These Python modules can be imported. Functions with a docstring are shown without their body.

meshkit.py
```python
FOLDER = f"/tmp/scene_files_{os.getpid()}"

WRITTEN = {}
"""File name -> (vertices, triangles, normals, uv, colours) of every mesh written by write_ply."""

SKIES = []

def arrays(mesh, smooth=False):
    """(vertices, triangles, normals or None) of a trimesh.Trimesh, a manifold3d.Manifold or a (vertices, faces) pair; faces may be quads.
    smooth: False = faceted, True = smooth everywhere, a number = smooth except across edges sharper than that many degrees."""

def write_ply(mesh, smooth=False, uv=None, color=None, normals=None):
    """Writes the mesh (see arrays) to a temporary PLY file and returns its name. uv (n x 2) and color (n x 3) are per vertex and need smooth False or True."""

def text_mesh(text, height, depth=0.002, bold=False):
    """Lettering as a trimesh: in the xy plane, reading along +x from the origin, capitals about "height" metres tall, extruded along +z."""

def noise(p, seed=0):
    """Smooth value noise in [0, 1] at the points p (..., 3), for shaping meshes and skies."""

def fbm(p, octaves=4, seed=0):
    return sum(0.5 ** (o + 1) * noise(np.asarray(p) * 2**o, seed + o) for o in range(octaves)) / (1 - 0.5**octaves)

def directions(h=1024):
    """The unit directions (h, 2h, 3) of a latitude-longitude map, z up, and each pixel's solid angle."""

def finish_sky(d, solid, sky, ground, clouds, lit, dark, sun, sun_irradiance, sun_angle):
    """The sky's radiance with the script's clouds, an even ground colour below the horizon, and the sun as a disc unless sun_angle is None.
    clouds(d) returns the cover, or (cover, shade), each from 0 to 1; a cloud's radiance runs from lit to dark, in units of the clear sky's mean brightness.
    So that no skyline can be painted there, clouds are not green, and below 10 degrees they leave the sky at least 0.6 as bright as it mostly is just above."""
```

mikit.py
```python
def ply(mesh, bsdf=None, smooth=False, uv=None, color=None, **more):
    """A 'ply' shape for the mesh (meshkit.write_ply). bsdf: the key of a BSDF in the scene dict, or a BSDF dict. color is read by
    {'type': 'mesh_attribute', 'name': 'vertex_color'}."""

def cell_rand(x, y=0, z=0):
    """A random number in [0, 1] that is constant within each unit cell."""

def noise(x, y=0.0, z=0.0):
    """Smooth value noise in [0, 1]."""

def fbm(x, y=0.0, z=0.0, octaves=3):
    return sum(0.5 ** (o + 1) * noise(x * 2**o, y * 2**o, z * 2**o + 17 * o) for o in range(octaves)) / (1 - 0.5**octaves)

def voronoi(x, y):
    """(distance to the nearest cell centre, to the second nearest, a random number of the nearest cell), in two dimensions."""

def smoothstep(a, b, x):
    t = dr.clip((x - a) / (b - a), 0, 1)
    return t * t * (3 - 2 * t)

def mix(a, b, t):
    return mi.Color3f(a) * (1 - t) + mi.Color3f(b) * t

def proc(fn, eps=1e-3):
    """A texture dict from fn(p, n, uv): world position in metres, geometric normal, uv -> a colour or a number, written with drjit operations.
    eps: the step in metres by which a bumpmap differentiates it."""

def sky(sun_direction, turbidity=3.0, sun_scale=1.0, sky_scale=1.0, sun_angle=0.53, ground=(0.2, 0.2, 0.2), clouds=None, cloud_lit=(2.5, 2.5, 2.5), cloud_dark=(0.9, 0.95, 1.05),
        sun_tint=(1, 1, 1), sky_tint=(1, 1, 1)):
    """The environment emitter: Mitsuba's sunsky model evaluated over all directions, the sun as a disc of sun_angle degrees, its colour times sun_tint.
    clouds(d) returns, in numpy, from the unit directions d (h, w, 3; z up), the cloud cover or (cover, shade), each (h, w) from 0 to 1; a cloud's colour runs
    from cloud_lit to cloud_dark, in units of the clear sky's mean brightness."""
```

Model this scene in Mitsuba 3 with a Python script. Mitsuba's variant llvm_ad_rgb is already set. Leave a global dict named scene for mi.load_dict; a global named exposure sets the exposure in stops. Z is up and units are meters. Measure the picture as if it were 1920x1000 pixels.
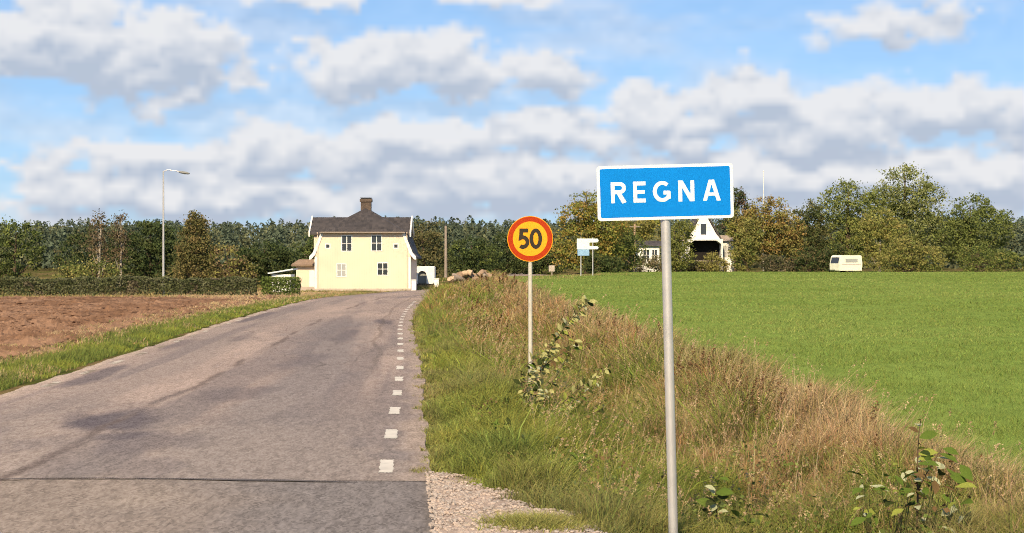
import math
import numpy as np, trimesh, mitsuba as mi, drjit as dr, mikit, meshkit
from mikit import noise, fbm, smoothstep, mix, cell_rand, voronoi
from scipy.spatial import cKDTree
from scipy.interpolate import CubicSpline
from shapely.geometry import LineString, Polygon, Point, box as sbox
from shapely.ops import unary_union
from shapely import affinity

T = mi.ScalarTransform4f
scene, labels = {}, {}
# ------------------------------------------------------------------ camera, sky, exposure
EYE = 1.75
scene['camera'] = {'type': 'perspective', 'fov': 31.27, 'fov_axis': 'x', 'near_clip': 0.1, 'far_clip': 12000.0,
                   'to_world': T().look_at(origin=[0, 0, EYE], target=[0, 100, EYE - 0.145], up=[0, 0, 1])}
SUN = np.array([-0.17, -0.79, 0.59]); SUN /= np.linalg.norm(SUN)
exposure = 2.25


def sstep(a, b, x):
    t = np.clip((np.asarray(x, float) - a) / (b - a), 0, 1)
    return t * t * (3 - 2 * t)


# clouds: (azimuth, elevation, half width, half height, strength) in degrees of the cumulus banks, edges from noise
BANKS = [(-11.2, 6.1, 3.1, 1.75, 1.25), (-14.5, 6.6, 3.0, 1.7, 1.1), (-9.4, 6.9, 1.6, .95, .7), (-4.9, 5.9, 2.2, 1.2, 1.0), (-2.0, 6.1, 2.6, 1.2, 1.05), (0.9, 6.1, 2.0, .9, .9),
         (-7.6, 3.7, 2.2, 1.1, .85), (-11.6, 3.4, 2.6, .7, .7), (-3.0, 3.6, 3.6, 1.1, 1.0), (1.6, 4.1, 3.2, 1.2, 1.05), (5.2, 4.4, 2.6, 1.2, 1.0), (7.6, 5.1, 1.6, 1.1, 1.1),
         (9.6, 4.3, 2.8, 1.35, 1.15), (12.6, 4.4, 2.6, 1.25, 1.1), (15.6, 4.2, 2.6, 1.1, 1.0), (11.6, 7.3, 2.6, 1.0, .75), (-6.6, 8.2, 2.2, .55, .85), (0.0, 8.4, 3.0, .5, .7),
         (-9.0, 2.2, 5.0, .8, .8), (0.0, 2.4, 6.0, .9, .85), (8.0, 2.6, 6.0, 1.0, .95), (14.0, 2.4, 5.0, .9, .9), (-20, 4, 4, 1.6, 1.), (20, 6, 4, 1.6, .9)]


def clouds(d):
    az = np.degrees(np.arctan2(d[..., 0], d[..., 1]))
    el = np.degrees(np.arcsin(np.clip(d[..., 2], -1, 1)))
    near = (np.abs(az) < 26) & (el < 16)

    def density(az, el):
        out = np.zeros(az.shape)
        # general field of fair-weather cumulus everywhere, flattened towards the horizon
        h = 1 / (np.sin(np.radians(np.maximum(el, 0))) + .12)
        px, py = np.sin(np.radians(az)) * h, np.cos(np.radians(az)) * h
        out = (meshkit.fbm(np.stack([px * .8, py * .8, 0 * px + 3.1], -1), 5, 7) - .50) * 4.0
        a, e = az[near], el[near]
        warp = meshkit.fbm(np.stack([a * .55, e * .9, 0 * a], -1), 5, 11) - .5
        warp2 = meshkit.fbm(np.stack([a * .55, e * .9, 0 * a + 9], -1), 5, 12) - .5
        aw, ew = a + warp * 2.6, e + warp2 * 1.7
        v = np.full(a.shape, 0.)
        for ca, ce, ra, re, k in BANKS:
            dy = np.where(ew < ce, (ew - ce) * 1.35, ew - ce)
            r = np.sqrt(((aw - ca) / ra) ** 2 + (dy / re) ** 2)
            v = np.maximum(v, k * np.clip(1.25 - r, 0, 1))
        billow = np.abs(meshkit.fbm(np.stack([a * .9, e * 1.5, 0 * a + 4], -1), 5, 3) - .5)
        v = (v - .05 - billow * 1.5 + .36 * sstep(4.2, 2.6, e)) * 2.3
        w = sstep(26, 18, np.abs(a)) * sstep(16, 10, e)
        out[near] = out[near] * (1 - w) + v * w
        return out
    c = density(az, el)
    up = density(az - .12, el + .42)
    up2 = density(az - .3, el + .95)
    fineb = meshkit.fbm(np.stack([az * 1.0, el * 1.9, 0 * az + 21], -1), 5, 5)
    cover = sstep(-.15, .75, c + (fineb - .5) * .9)
    veil = meshkit.fbm(np.stack([az * .22 + el * .1, el * .75, 0 * az + 40], -1), 5, 9)
    cover = np.maximum(cover, .42 * sstep(.44, .72, veil))
    shade = np.clip(.42 - .55 * (c - up) + .26 * sstep(.0, 1.6, up2) - .12 * (c < .5) + (fineb - .5) * .9, 0, 1)
    cover = cover * .88 + .10 + .16 * sstep(4.2, 1.0, el)
    return np.clip(cover, 0, 1), shade


scene['sky'] = mikit.sky(SUN.tolist(), turbidity=3.0, ground=(.12, .13, .06), clouds=clouds, cloud_lit=(2.45, 2.47, 2.54), cloud_dark=(1.42, 1.63, 1.98), sky_tint=(.70, .82, 1.03), sun_tint=(1.0, .97, .9))
labels['sky'] = {'kind': 'structure'}


# ------------------------------------------------------------------ helpers
def add(key, mesh, bsdf, label=None, cat=None, group=None, kind=None, **kw):
    k, i = key, 0
    while k in scene:
        i += 1
        k = f'{key}_{i:03d}'
    scene[k] = mikit.ply(mesh, bsdf, **kw)
    tag(k, label, cat, group, kind)
    return k


def tag(k, label=None, cat=None, group=None, kind=None):
    d = {a: b for a, b in (('label', label), ('category', cat), ('group', group), ('kind', kind)) if b}
    if d:
        labels[k] = d
    return k


USED = {}


def thing(name, label, cat, group=None):
    i = USED.get(name, -1) + 1
    USED[name] = i
    return tag(name if i == 0 else f'{name}_{i:03d}', label, cat, group)


def box(x0, x1, y0, y1, z0, z1, bevel=0.0):
    if bevel <= 0:
        m = trimesh.creation.box([x1 - x0, y1 - y0, z1 - z0])
    else:
        b = bevel
        pts = [(sx * ((x1 - x0) / 2 - (b if i != 0 else 0)), sy * ((y1 - y0) / 2 - (b if i != 1 else 0)), sz * ((z1 - z0) / 2 - (b if i != 2 else 0)))
               for i in range(3) for sx in (-1, 1) for sy in (-1, 1) for sz in (-1, 1)]
        m = trimesh.convex.convex_hull(np.array(pts))
    m.apply_translation([(x0 + x1) / 2, (y0 + y1) / 2, (z0 + z1) / 2])
    return m


def tube(pts, radii, sides=8, cap=True):
    p = np.asarray(pts, float)
    r = np.broadcast_to(np.asarray(radii, float), (len(p),))
    t = np.gradient(p, axis=0)
    t /= np.linalg.norm(t, axis=1, keepdims=True) + 1e-12
    ref = np.where(np.abs(t[:, 2:]) < .9, [0, 0, 1.], [1., 0, 0])
    a = np.cross(t, ref); a /= np.linalg.norm(a, axis=1, keepdims=True) + 1e-12
    b = np.cross(t, a)
    ang = np.arange(sides) * 2 * np.pi / sides
    v = p[:, None] + r[:, None, None] * (np.cos(ang)[None, :, None] * a[:, None] + np.sin(ang)[None, :, None] * b[:, None])
    i, j = np.meshgrid(np.arange(len(p) - 1), np.arange(sides), indexing='ij')
    q = np.stack([i * sides + j, i * sides + (j + 1) % sides, (i + 1) * sides + (j + 1) % sides, (i + 1) * sides + j], -1).reshape(-1, 4)
    v = v.reshape(-1, 3)
    f = np.vstack([q[:, [0, 1, 2]], q[:, [0, 2, 3]]])
    if cap:
        n = len(v)
        v = np.vstack([v, p[:1], p[-1:]])
        k = np.arange(sides)
        f = np.vstack([f, np.stack([(k + 1) % sides, k, k * 0 + n], 1), np.stack([k + (len(p) - 1) * sides, (k + 1) % sides + (len(p) - 1) * sides, k * 0 + n + 1], 1)])
    m = trimesh.Trimesh(v, f, process=False)
    if m.volume < 0:
        m.invert()
    return m


def cat(ms):
    return trimesh.util.concatenate(ms)


def prism(poly, y0, y1):
    """A polygon in (x, z) extruded along y from y0 to y1."""
    m = trimesh.creation.extrude_polygon(poly if isinstance(poly, Polygon) else Polygon(poly), y1 - y0, engine='earcut')
    v = m.vertices.copy()
    m.vertices = np.stack([v[:, 0], y0 + v[:, 2], v[:, 1]], 1)
    m.invert() if m.volume < 0 else None
    return m


def gridmesh(X, Y, Z):
    h, w = X.shape
    i, j = np.meshgrid(np.arange(h - 1), np.arange(w - 1), indexing='ij')
    a = i * w + j
    q = np.stack([a, a + 1, a + w + 1, a + w], -1).reshape(-1, 4)
    v = np.stack([X, Y, Z], -1).reshape(-1, 3)
    f = np.vstack([q[:, [0, 1, 2]], q[:, [0, 2, 3]]])
    e = np.cross(v[f[0, 1]] - v[f[0, 0]], v[f[0, 2]] - v[f[0, 0]])
    if e[2] < 0:
        f = f[:, ::-1]
    return v, f


# ------------------------------------------------------------------ materials
def rgb(*c):
    return {'type': 'rgb', 'value': list(c)}


def two(b):
    return {'type': 'twosided', 'bsdf': b}


def mat(name, color, rough=.6, spec=.3, metallic=0., **kw):
    if not isinstance(color, dict):
        color = rgb(*color)
    scene[name] = two({'type': 'principled', 'base_color': color, 'roughness': rough, 'specular': spec, 'metallic': metallic, **kw})


def matte(name, fn):
    scene[name] = two({'type': 'diffuse', 'reflectance': mikit.proc(fn)})


def vary(c, amt=.25, sc=1.0):
    c = np.array(c)
    return mikit.proc(lambda p, n, uv: mi.Color3f(*map(float, c)) * (1 - amt + 2 * amt * fbm(p.x * sc, p.y * sc, p.z * sc, 3)))


scene['foliage'] = {'type': 'principledthin', 'base_color': {'type': 'mesh_attribute', 'name': 'vertex_color'}, 'roughness': .55, 'diff_trans': .55, 'spec_trans': 0.0, 'eta': 1.33}
scene['bark_color'] = two({'type': 'diffuse', 'reflectance': {'type': 'mesh_attribute', 'name': 'vertex_color'}})


STAINS = [(-.62, 20.4, .55, 1.7, -.12, .9), (-.30, 18.3, .34, .5, .2, .6), (-1.4, 16.9, .45, .3, 0, .5), (.2, 17.6, .6, 1.2, 0, .45), (1.95, 55, .36, 3.2, 0, .8), (.35, 24.3, .5, 1.6, .1, .5), (-2.2, 28.5, .26, 3.4, 0, .7), (-2.25, 61, .25, 7., 0, .75),
          (-1.2, 43, .2, 3.0, 0, .4), (.9, 33, .4, 3.0, .05, .4), (1.2, 44, .35, 5.0, 0, .5), (-2.3, 40, .2, 3., 0, .5)]


def asphalt_fn(p, n, uv):
    s, v = uv.x, uv.y
    grain = cell_rand(dr.floor(p.x * 60), dr.floor(p.y * 17), 3)
    chips = noise(p.x * 26, p.y * 6, 5)
    streak = fbm(s * 1.7, v * .06, 2, 4)
    wear = fbm(p.x * 1.6, p.y * .45, 41, 4)
    col = mix((.36, .295, .255), (.315, .26, .228), smoothstep(.35, .65, fbm(p.x * .6, p.y * .13, 1, 3)))
    # bluish, binder-rich band that wanders in the right-hand lane
    c0 = 1.15 + .35 * dr.sin(v * .09 + .4) + .25 * (noise(v * .15, 4) - .5)
    band = smoothstep(1.2, .3, dr.abs(s - c0) + (streak - .5) * 1.3 + (wear - .5) * 1.2) * smoothstep(64, 50, v)
    col = mix(col, (.205, .19, .188), band * .8)
    left = smoothstep(.9, .2, dr.abs(s + 1.75) + (streak - .5) * 1.6)
    col = mix(col, (.215, .195, .185), left * .45)
    col = mix(col, (.17, .155, .158), smoothstep(.55, .72, streak) * .6)
    near = smoothstep(27, 15, v)
    col = mix(col, mix((.27, .24, .215), (.20, .185, .178), smoothstep(.42, .62, wear)), near * .7)
    for a, b, ra, rb, k, w in STAINS:
        dx, dy = (s - a - k * (v - b)) / ra, (v - b) / rb
        rr = dr.sqrt(dx * dx + dy * dy) + (fbm(s * 2.2, v * .55, 3 + a, 4) - .5) * 1.5
        col = mix(col, (.098, .092, .108), smoothstep(1.2, .4, rr) * w)
    crack_s = -.75 + v * .014 + .16 * (noise(v * .35, 9) - .5) + .07 * (noise(v * 2.1, 7) - .5)
    crack = smoothstep(.11, .01, dr.abs(s - crack_s)) * smoothstep(.25, .7, noise(v * .5, 31))
    col = mix(col, (.13, .108, .10), crack * .75)
    crack2 = smoothstep(.08, .01, dr.abs(s - (2.02 + .28 * (noise(v * .22, 19) - .5) + .06 * (noise(v * 1.7, 5) - .5)))) * smoothstep(26, 34, v)
    col = mix(col, (.14, .12, .105), crack2 * .5)
    col = mix(col, (.19, .17, .165), smoothstep(.45, .72, wear) * .35)
    f1, f2_, _ = voronoi(s * 1.1 + .5 * noise(v * .8, s * 2), v * .45)
    net = smoothstep(.05, .0, f2_ - f1) * smoothstep(.52, .62, fbm(s * .5, v * .07, 77, 3))
    col = mix(col, (.12, .105, .10), net * .7)
    col = mix(col, (.36, .30, .25), smoothstep(2.55, 2.85, s + (fbm(p.x * 2.5, p.y * .9, 13, 3) - .5) * .5) * .8)
    col = mix(col, (.42, .36, .29), smoothstep(-2.55, -2.75, s + (fbm(p.x * 2.5, p.y * .9, 14, 3) - .5) * .3) * .7)
    edge = smoothstep(2.5, 2.8, s)
    return col * mi.Color3f(1.0, .985, 1.01) * (.66 + .40 * grain + .30 * chips) * (1.0 + edge * .25 * (noise(p.x * 14, p.y * 8, 2) - .5))


def patch_fn(p, n, uv):
    s = uv.x
    col = mix((.235, .208, .182), (.175, .168, .165), smoothstep(.2, 2.0, s + (fbm(p.x * .9, p.y * .7, 6, 3) - .5) * 1.5))
    col = mix(col, (.28, .25, .215), smoothstep(.5, .75, fbm(p.x * 1.1, p.y * .6, 4, 3)) * .5)
    return col * mi.Color3f(1.1, 1.06, 1.07) * (.62 + .44 * cell_rand(dr.floor(p.x * 60), dr.floor(p.y * 18), 3) + .34 * noise(p.x * 24, p.y * 6, 5))


matte('asphalt', asphalt_fn)
matte('asphalt_new', patch_fn)
mat('tar', vary((.085, .075, .072), .5, 5), .7, .2)
matte('road_paint', lambda p, n, uv: mi.Color3f(.62, .60, .55) * (.75 + .35 * fbm(p.x * 9, p.y * 5, 1, 3)))
matte('worn_paint', lambda p, n, uv: mix((.25, .215, .18), (.50, .47, .42), smoothstep(.38, .6, fbm(p.x * 5, p.y * 3, 6, 3))))
matte('gravel_soil', lambda p, n, uv: mi.Color3f(.36, .29, .245) * (.6 + .8 * fbm(p.x * 7, p.y * 5, 2, 3)) * (.75 + .5 * cell_rand(dr.floor(p.x * 40), dr.floor(p.y * 30))))
matte('stone_grey', lambda p, n, uv: mix((.42, .345, .295), (.30, .275, .26), cell_rand(dr.floor(p.x * 17), dr.floor(p.y * 17))) * (.7 + .6 * noise(p.x * 40, p.y * 40, p.z * 40)))
matte('turf', lambda p, n, uv: mix((.07, .082, .022), (.15, .115, .055), smoothstep(.35, .65, fbm(p.x * .8, p.y * .5, 2, 4))) * (.7 + .6 * noise(p.x * 9, p.y * 6)))
matte('field_soil_green', lambda p, n, uv: mix((.135, .21, .046), (.17, .24, .058), fbm(p.x * .25, p.y * .12, 2, 4)) * (.78 + .44 * fbm(p.x * 6, p.y * 2.2, 4, 3)))
matte('ploughed_soil', lambda p, n, uv: mix((.165, .098, .064), (.225, .142, .098), smoothstep(.3, .7, fbm(p.x * .9, p.y * .35, 2, 4))) * (.65 + .7 * fbm(p.x * 5, p.y * 2.2, 9, 3)))
mat('galvanised', vary((.50, .50, .49), .12, 9), .42, .5, .45)
mat('pole_paint', vary((.46, .45, .39), .1, 6), .5, .4)
mat('sign_blue', mikit.proc(lambda p, n, uv: mi.Color3f(.0015, .19, .60) * (.93 + .14 * fbm(p.x * 6, p.z * 6, 1, 3))), .6, .08)
mat('sign_white', (.60, .68, .70), .5, .2)
mat('sign_back', (.35, .35, .35), .5, .5, .5)
mat('sign_yellow', mikit.proc(lambda p, n, uv: mi.Color3f(.80, .335, .018) * (.95 + .1 * fbm(p.x * 6, p.z * 6, 1, 2))), .6, .1)
mat('sign_red', (.36, .036, .006), .6, .1)
mat('sign_black', (.022, .016, .008), .5, .3)
mat('yellow_paint', mikit.proc(lambda p, n, uv: mi.Color3f(.72, .575, .445) * (.93 + .07 * smoothstep(.0, .12, dr.abs(p.x * 5 - dr.floor(p.x * 5) - .5)) ) * (.92 + .16 * fbm(p.x * .9, p.y, p.z * .6, 3))), .7, .2)
mat('white_paint', vary((.72, .72, .69), .08, 2), .55, .3)
mat('roof_tiles', mikit.proc(lambda p, n, uv: mix((.040, .037, .039), (.066, .059, .060), cell_rand(dr.floor(p.x * 4), dr.floor(p.z * 5), 2)) * (.7 + .6 * fbm(p.x * 1.5, p.y * 1.5, p.z * 3, 3))), .7, .25)
mat('chimney_brick', mikit.proc(lambda p, n, uv: mix((.075, .058, .048), (.12, .09, .07), cell_rand(dr.floor(p.x * 4), dr.floor(p.z * 11), 2))), .8, .2)
mat('sooty_metal', (.03, .03, .033), .6, .3)
mat('plinth', vary((.42, .36, .31), .15, 3), .8, .2)
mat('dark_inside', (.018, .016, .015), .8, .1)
mat('window_glass', (.03, .035, .04), .08, .6)
mat('curtained_glass', (.33, .34, .33), .15, .5)
mat('grey_plastic', vary((.22, .23, .22), .2, 2), .5, .3)
mat('brown_wood', vary((.20, .145, .105), .25, 3), .8, .15)
mat('grey_wood', vary((.26, .22, .185), .25, 2), .85, .1)
mat('pink_roof', vary((.36, .25, .21), .15, 2), .8, .1)
mat('log_wood', vary((.34, .24, .165), .3, 5), .85, .1)
mat('log_end', vary((.46, .34, .23), .2, 6), .85, .1)
mat('tyre_rubber', (.02, .02, .02), .7, .2)
mat('cream_body', (.74, .74, .62), .35, .5)
mat('caravan_stripe', (.50, .45, .40), .4, .4)
mat('blue_board', (.22, .38, .58), .4, .4)
for nm, c in dict(leaf_cream=(.40, .40, .17), leaf_lime=(.26, .30, .065), leaf_green=(.10, .155, .03), leaf_dark=(.045, .06, .02), leaf_brown=(.14, .095, .045), leaf_pale=(.40, .43, .27)).items():
    scene[nm] = {'type': 'principledthin', 'base_color': rgb(*c), 'roughness': .4, 'diff_trans': .5, 'spec_trans': 0.0, 'eta': 1.4}
mat('stalk', vary((.15, .15, .06), .25, 9), .7, .2)
mat('twig', vary((.09, .065, .04), .2, 9), .8, .2)

# ------------------------------------------------------------------ the lie of the land
ROAD = np.array([(-2.0, -12), (-2.7, 0), (-3.6, 15.7), (-4.25, 28), (-4.9, 39), (-5.75, 53), (-6.5, 69), (-7.15, 89), (-7.6, 105), (-7.9, 120), (-7.6, 134), (-6, 148), (-2.6, 162), (.8, 178), (2.2, 200), (0, 240), (-6, 300)])
SPL = CubicSpline(ROAD[:, 1], ROAD[:, 0])
YC = np.arange(-12, 300, .25)
XC = SPL(YC)
TAN = np.stack([SPL(YC, 1), np.ones_like(YC)], 1); TAN /= np.linalg.norm(TAN, axis=1, keepdims=True)
NRM = np.stack([TAN[:, 1], -TAN[:, 0]], 1)
ARC = np.concatenate([[0], np.cumsum(np.hypot(np.diff(XC), np.diff(YC)))]); ARC = ARC - np.interp(0, YC, ARC)
TREE = cKDTree(np.stack([XC, YC], 1))
HALF = 2.8


def off(x, y):
    q = np.stack([np.asarray(x, float), np.asarray(y, float)], -1)
    _, i = TREE.query(q)
    return ((q - np.stack([XC[i], YC[i]], -1)) * NRM[i]).sum(-1)


def road_z(y):
    return -.42 * sstep(85, 140, y) + .85 * sstep(152, 185, y)


def field_z(y):
    return np.interp(y, [-100, 0, 15, 25, 60, 100, 300, 1500, 5000], [-.05, -.05, .0, .16, .5, .72, .72, 1.2, 1.5])


def gravel_in(x, y):
    """Metres inside the gravel lay-by, to the right of the new asphalt."""
    edge = -.58 + (15.0 - y) * .40 + .10 * np.sin(y * 5.1) + .07 * np.sin(y * 11 + 1)
    return np.minimum(edge - x, (15.1 - y) * .8)


def ground(x, y, fine=True):
    x, y = np.broadcast_arrays(np.asarray(x, float), np.asarray(y, float))
    s = off(x, y)
    F, R = field_z(y), road_z(y)
    near = np.interp(s, [2.75, 3.4, 5.2, 6.8, 7.6], [0, -.03, -.5, 0, 0]) + F * sstep(5.2, 7.1, s)
    mound = np.interp(s, [2.75, 3.2, 4.6, 6.4, 8.5], [0, .06, .42, .76, .72]) * (F / .72)
    m = sstep(45, 80, y) * sstep(160, 135, y)
    right = near * (1 - m) + mound * m + R * sstep(7, 3, s)
    ditch = sstep(130, 170, y)
    right = right * (1 - ditch) + ditch * (R + (F - R) * sstep(2.8, 8, s))
    left = np.interp(-s, [2.75, 3.3, 4.3, 5.4], [0, -.02, -.16, -.04]) + R + .25 * sstep(40, 200, -s)
    z = np.where(s > 0, right, left)
    g = sstep(-.45, .1, gravel_in(x, y)) * (s > 2.6)
    z = z * (1 - g) - .015 * g
    if fine:
        b = sstep(2.95, 3.8, np.abs(s)) * (1 - g)
        z = z + b * .14 * (meshkit.fbm(np.stack([x * .9, y * .7, 0 * x], -1), 3, 2) - .5)
    return z


def geo(a, b, first, ratio):
    out, st = [a], first
    while out[-1] < b:
        out.append(out[-1] + st)
        st *= ratio
    return np.array(out)


gx = np.concatenate([-geo(16, 4000, .4, 1.16)[::-1], np.arange(-15.75, 12.1, .25), geo(12.3, 4000, .4, 1.16)])
gy = np.concatenate([-geo(0, 300, 1., 1.3)[::-1], geo(.3, 9000, .3, 1.006)[:330]])
gy = np.concatenate([gy, geo(gy[-1] + 3, 9000, 3, 1.2)])
X, Y = np.meshgrid(gx, gy)
s_ = off(X, Y)
Z = ground(X, Y) - .10 * sstep(2.72, 2.3, np.abs(s_)) - .02
add('ground', gridmesh(X, Y, Z), 'turf', kind='structure', smooth=True)

# road surface: the old pavement from the joint onwards, the newer one in front of it
YJ = 14.62


def strip(s0, s1, y0, y1, ns, dz, step=.25, edge=0., skirt=True, seed=0, lo=None):
    ys = np.linspace(y0, y1, int(round((y1 - y0) / step)) + 1)
    i = np.interp(ys, YC, np.arange(len(YC)))
    nx, ny = np.interp(i, np.arange(len(YC)), NRM[:, 0]), np.interp(i, np.arange(len(YC)), NRM[:, 1])
    wob = (lambda k: edge * 2 * (meshkit.fbm(np.stack([ys * .8, 0 * ys + k, 0 * ys], -1), 4, seed) - .5)) if edge else (lambda k: 0 * ys)
    a, b = s0 + wob(3.), s1 + wob(8.)
    t = np.linspace(0, 1, ns)
    S = a[:, None] * (1 - t) + b[:, None] * t
    if skirt:
        S = np.concatenate([S[:, :1] - .02, S, S[:, -1:] + .02], 1)
    xc = SPL(ys)
    X, Y = xc[:, None] + S * nx[:, None], ys[:, None] + S * ny[:, None]
    Zc = road_z(Y) + dz + .0 * S - .012 * np.abs(S) + .03
    if skirt:
        Zc[:, 0] -= .10; Zc[:, -1] -= .10
    arc = np.interp(ys, YC, ARC)
    return gridmesh(X, Y, Zc), np.stack([S, np.broadcast_to(arc[:, None], S.shape)], -1).reshape(-1, 2)


m, uv = strip(-HALF, HALF + .08, YJ, 298, 16, 0, .25, .07, seed=4)
add('road', m, 'asphalt', kind='structure', smooth=True, uv=uv)
m, uv = strip(-HALF, HALF + .12, -10, YJ + .03, 16, -.004, .12, .13, seed=6)
add('road__newer_pavement', m, 'asphalt_new', label='newer grey asphalt in the foreground', smooth=True, uv=uv)


def road_patch(poly, dz):
    """A flat patch of tar or paint on the road, outline in (offset, distance)."""
    poly = np.array(poly, float)
    tri = trimesh.creation.triangulate_polygon(Polygon(poly).segmentize(.3), engine='earcut')
    v, f = tri
    xc = SPL(v[:, 1])
    P = np.stack([xc + v[:, 0], v[:, 1], road_z(v[:, 1]) - .012 * np.abs(v[:, 0]) + .03 + dz], 1)
    mm = trimesh.Trimesh(P, f, process=False)
    if mm.face_normals[:, 2].mean() < 0:
        mm.invert()
    return mm


rng = np.random.default_rng(5)
# ragged tar seam along the joint
ss = np.linspace(-2.75, 2.3, 60)
wid = .006 + .05 * np.clip(1 - ((ss - 1.5) / .75) ** 2, 0, 1) + .022 * (ss < .65) * rng.random(60) + .010 * rng.random(60)
mid = YJ + .04 + .03 * np.sin(ss * 1.6) + .012 * rng.standard_normal(60).cumsum() * .3
xc = np.stack([ss, mid - wid], 1), np.stack([ss, mid + wid], 1)
add('road__tar_seam', road_patch(np.vstack([xc[0], xc[1][::-1]]), .004), 'tar')


# broken edge line on the right (1 m marks, 2 m gaps), and the worn one on the left
for i in range(24):
    y = 15.3 + 3.0 * i
    w = .062
    q = [(2.52 - w, y), (2.52 + w, y), (2.52 + w, y + 1.0), (2.52 - w, y + 1.0)]
    q = np.array(Polygon(q).segmentize(.12).exterior.coords)[:-1] + rng.normal(0, .006, (100, 2))[:len(np.array(Polygon(q).segmentize(.12).exterior.coords)) - 1]
    add('road__edge_mark', road_patch(q, .005), 'road_paint')
for i in range(26):
    y = 26.0 + 3.0 * i
    q = [(-2.58, y), (-2.46, y), (-2.46, y + 1.1), (-2.58, y + 1.1)]
    add('road__edge_mark', road_patch(q, .005), 'worn_paint')

# fields, each a sheet that lies on the ground
ys = np.concatenate([np.arange(3, 40, .35), geo(40, 228, .4, 1.012)])
t = np.concatenate([np.linspace(0, .1, 30), np.linspace(.1, 1, 60)[1:] ** 1.0])
xb = SPL(ys) + 7.05 + .25 * np.sin(ys * .31) + .12 * np.sin(ys * 1.1)
xb = np.where(ys > 125, np.maximum(xb, SPL(np.minimum(ys, 299)) + 7), xb)
X = xb[:, None] + t[None] ** 1.5 * 130
Y = np.broadcast_to(ys[:, None], X.shape)
add('green_field', gridmesh(X, Y, ground(X, Y) + .035), 'field_soil_green', kind='structure', smooth=True)
ys = np.concatenate([np.arange(6, 99.6, .2)])
xs = np.concatenate([np.arange(0, 30, .2), geo(30.3, 160, .5, 1.1)])
xb = SPL(ys) - 4.7 + .2 * np.sin(ys * .4) + .1 * np.sin(ys * 1.7) - np.interp(ys, [60, 99], [0, .4])
X = xb[:, None] - xs[None]
Y = np.broadcast_to(ys[:, None], X.shape)
nz = meshkit.fbm(np.stack([X * 1.6, Y * 1.6, 0 * X], -1), 4, 33)
Zp = ground(X, Y) + .03 + .10 * (nz - .45) * sstep(0, .5, xs)[None] + .035 * np.sin((X * .35 + Y) * 2 * np.pi / .9)
add('ploughed_field', gridmesh(X, Y, Zp), 'ploughed_soil', kind='structure', smooth=True)
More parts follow.
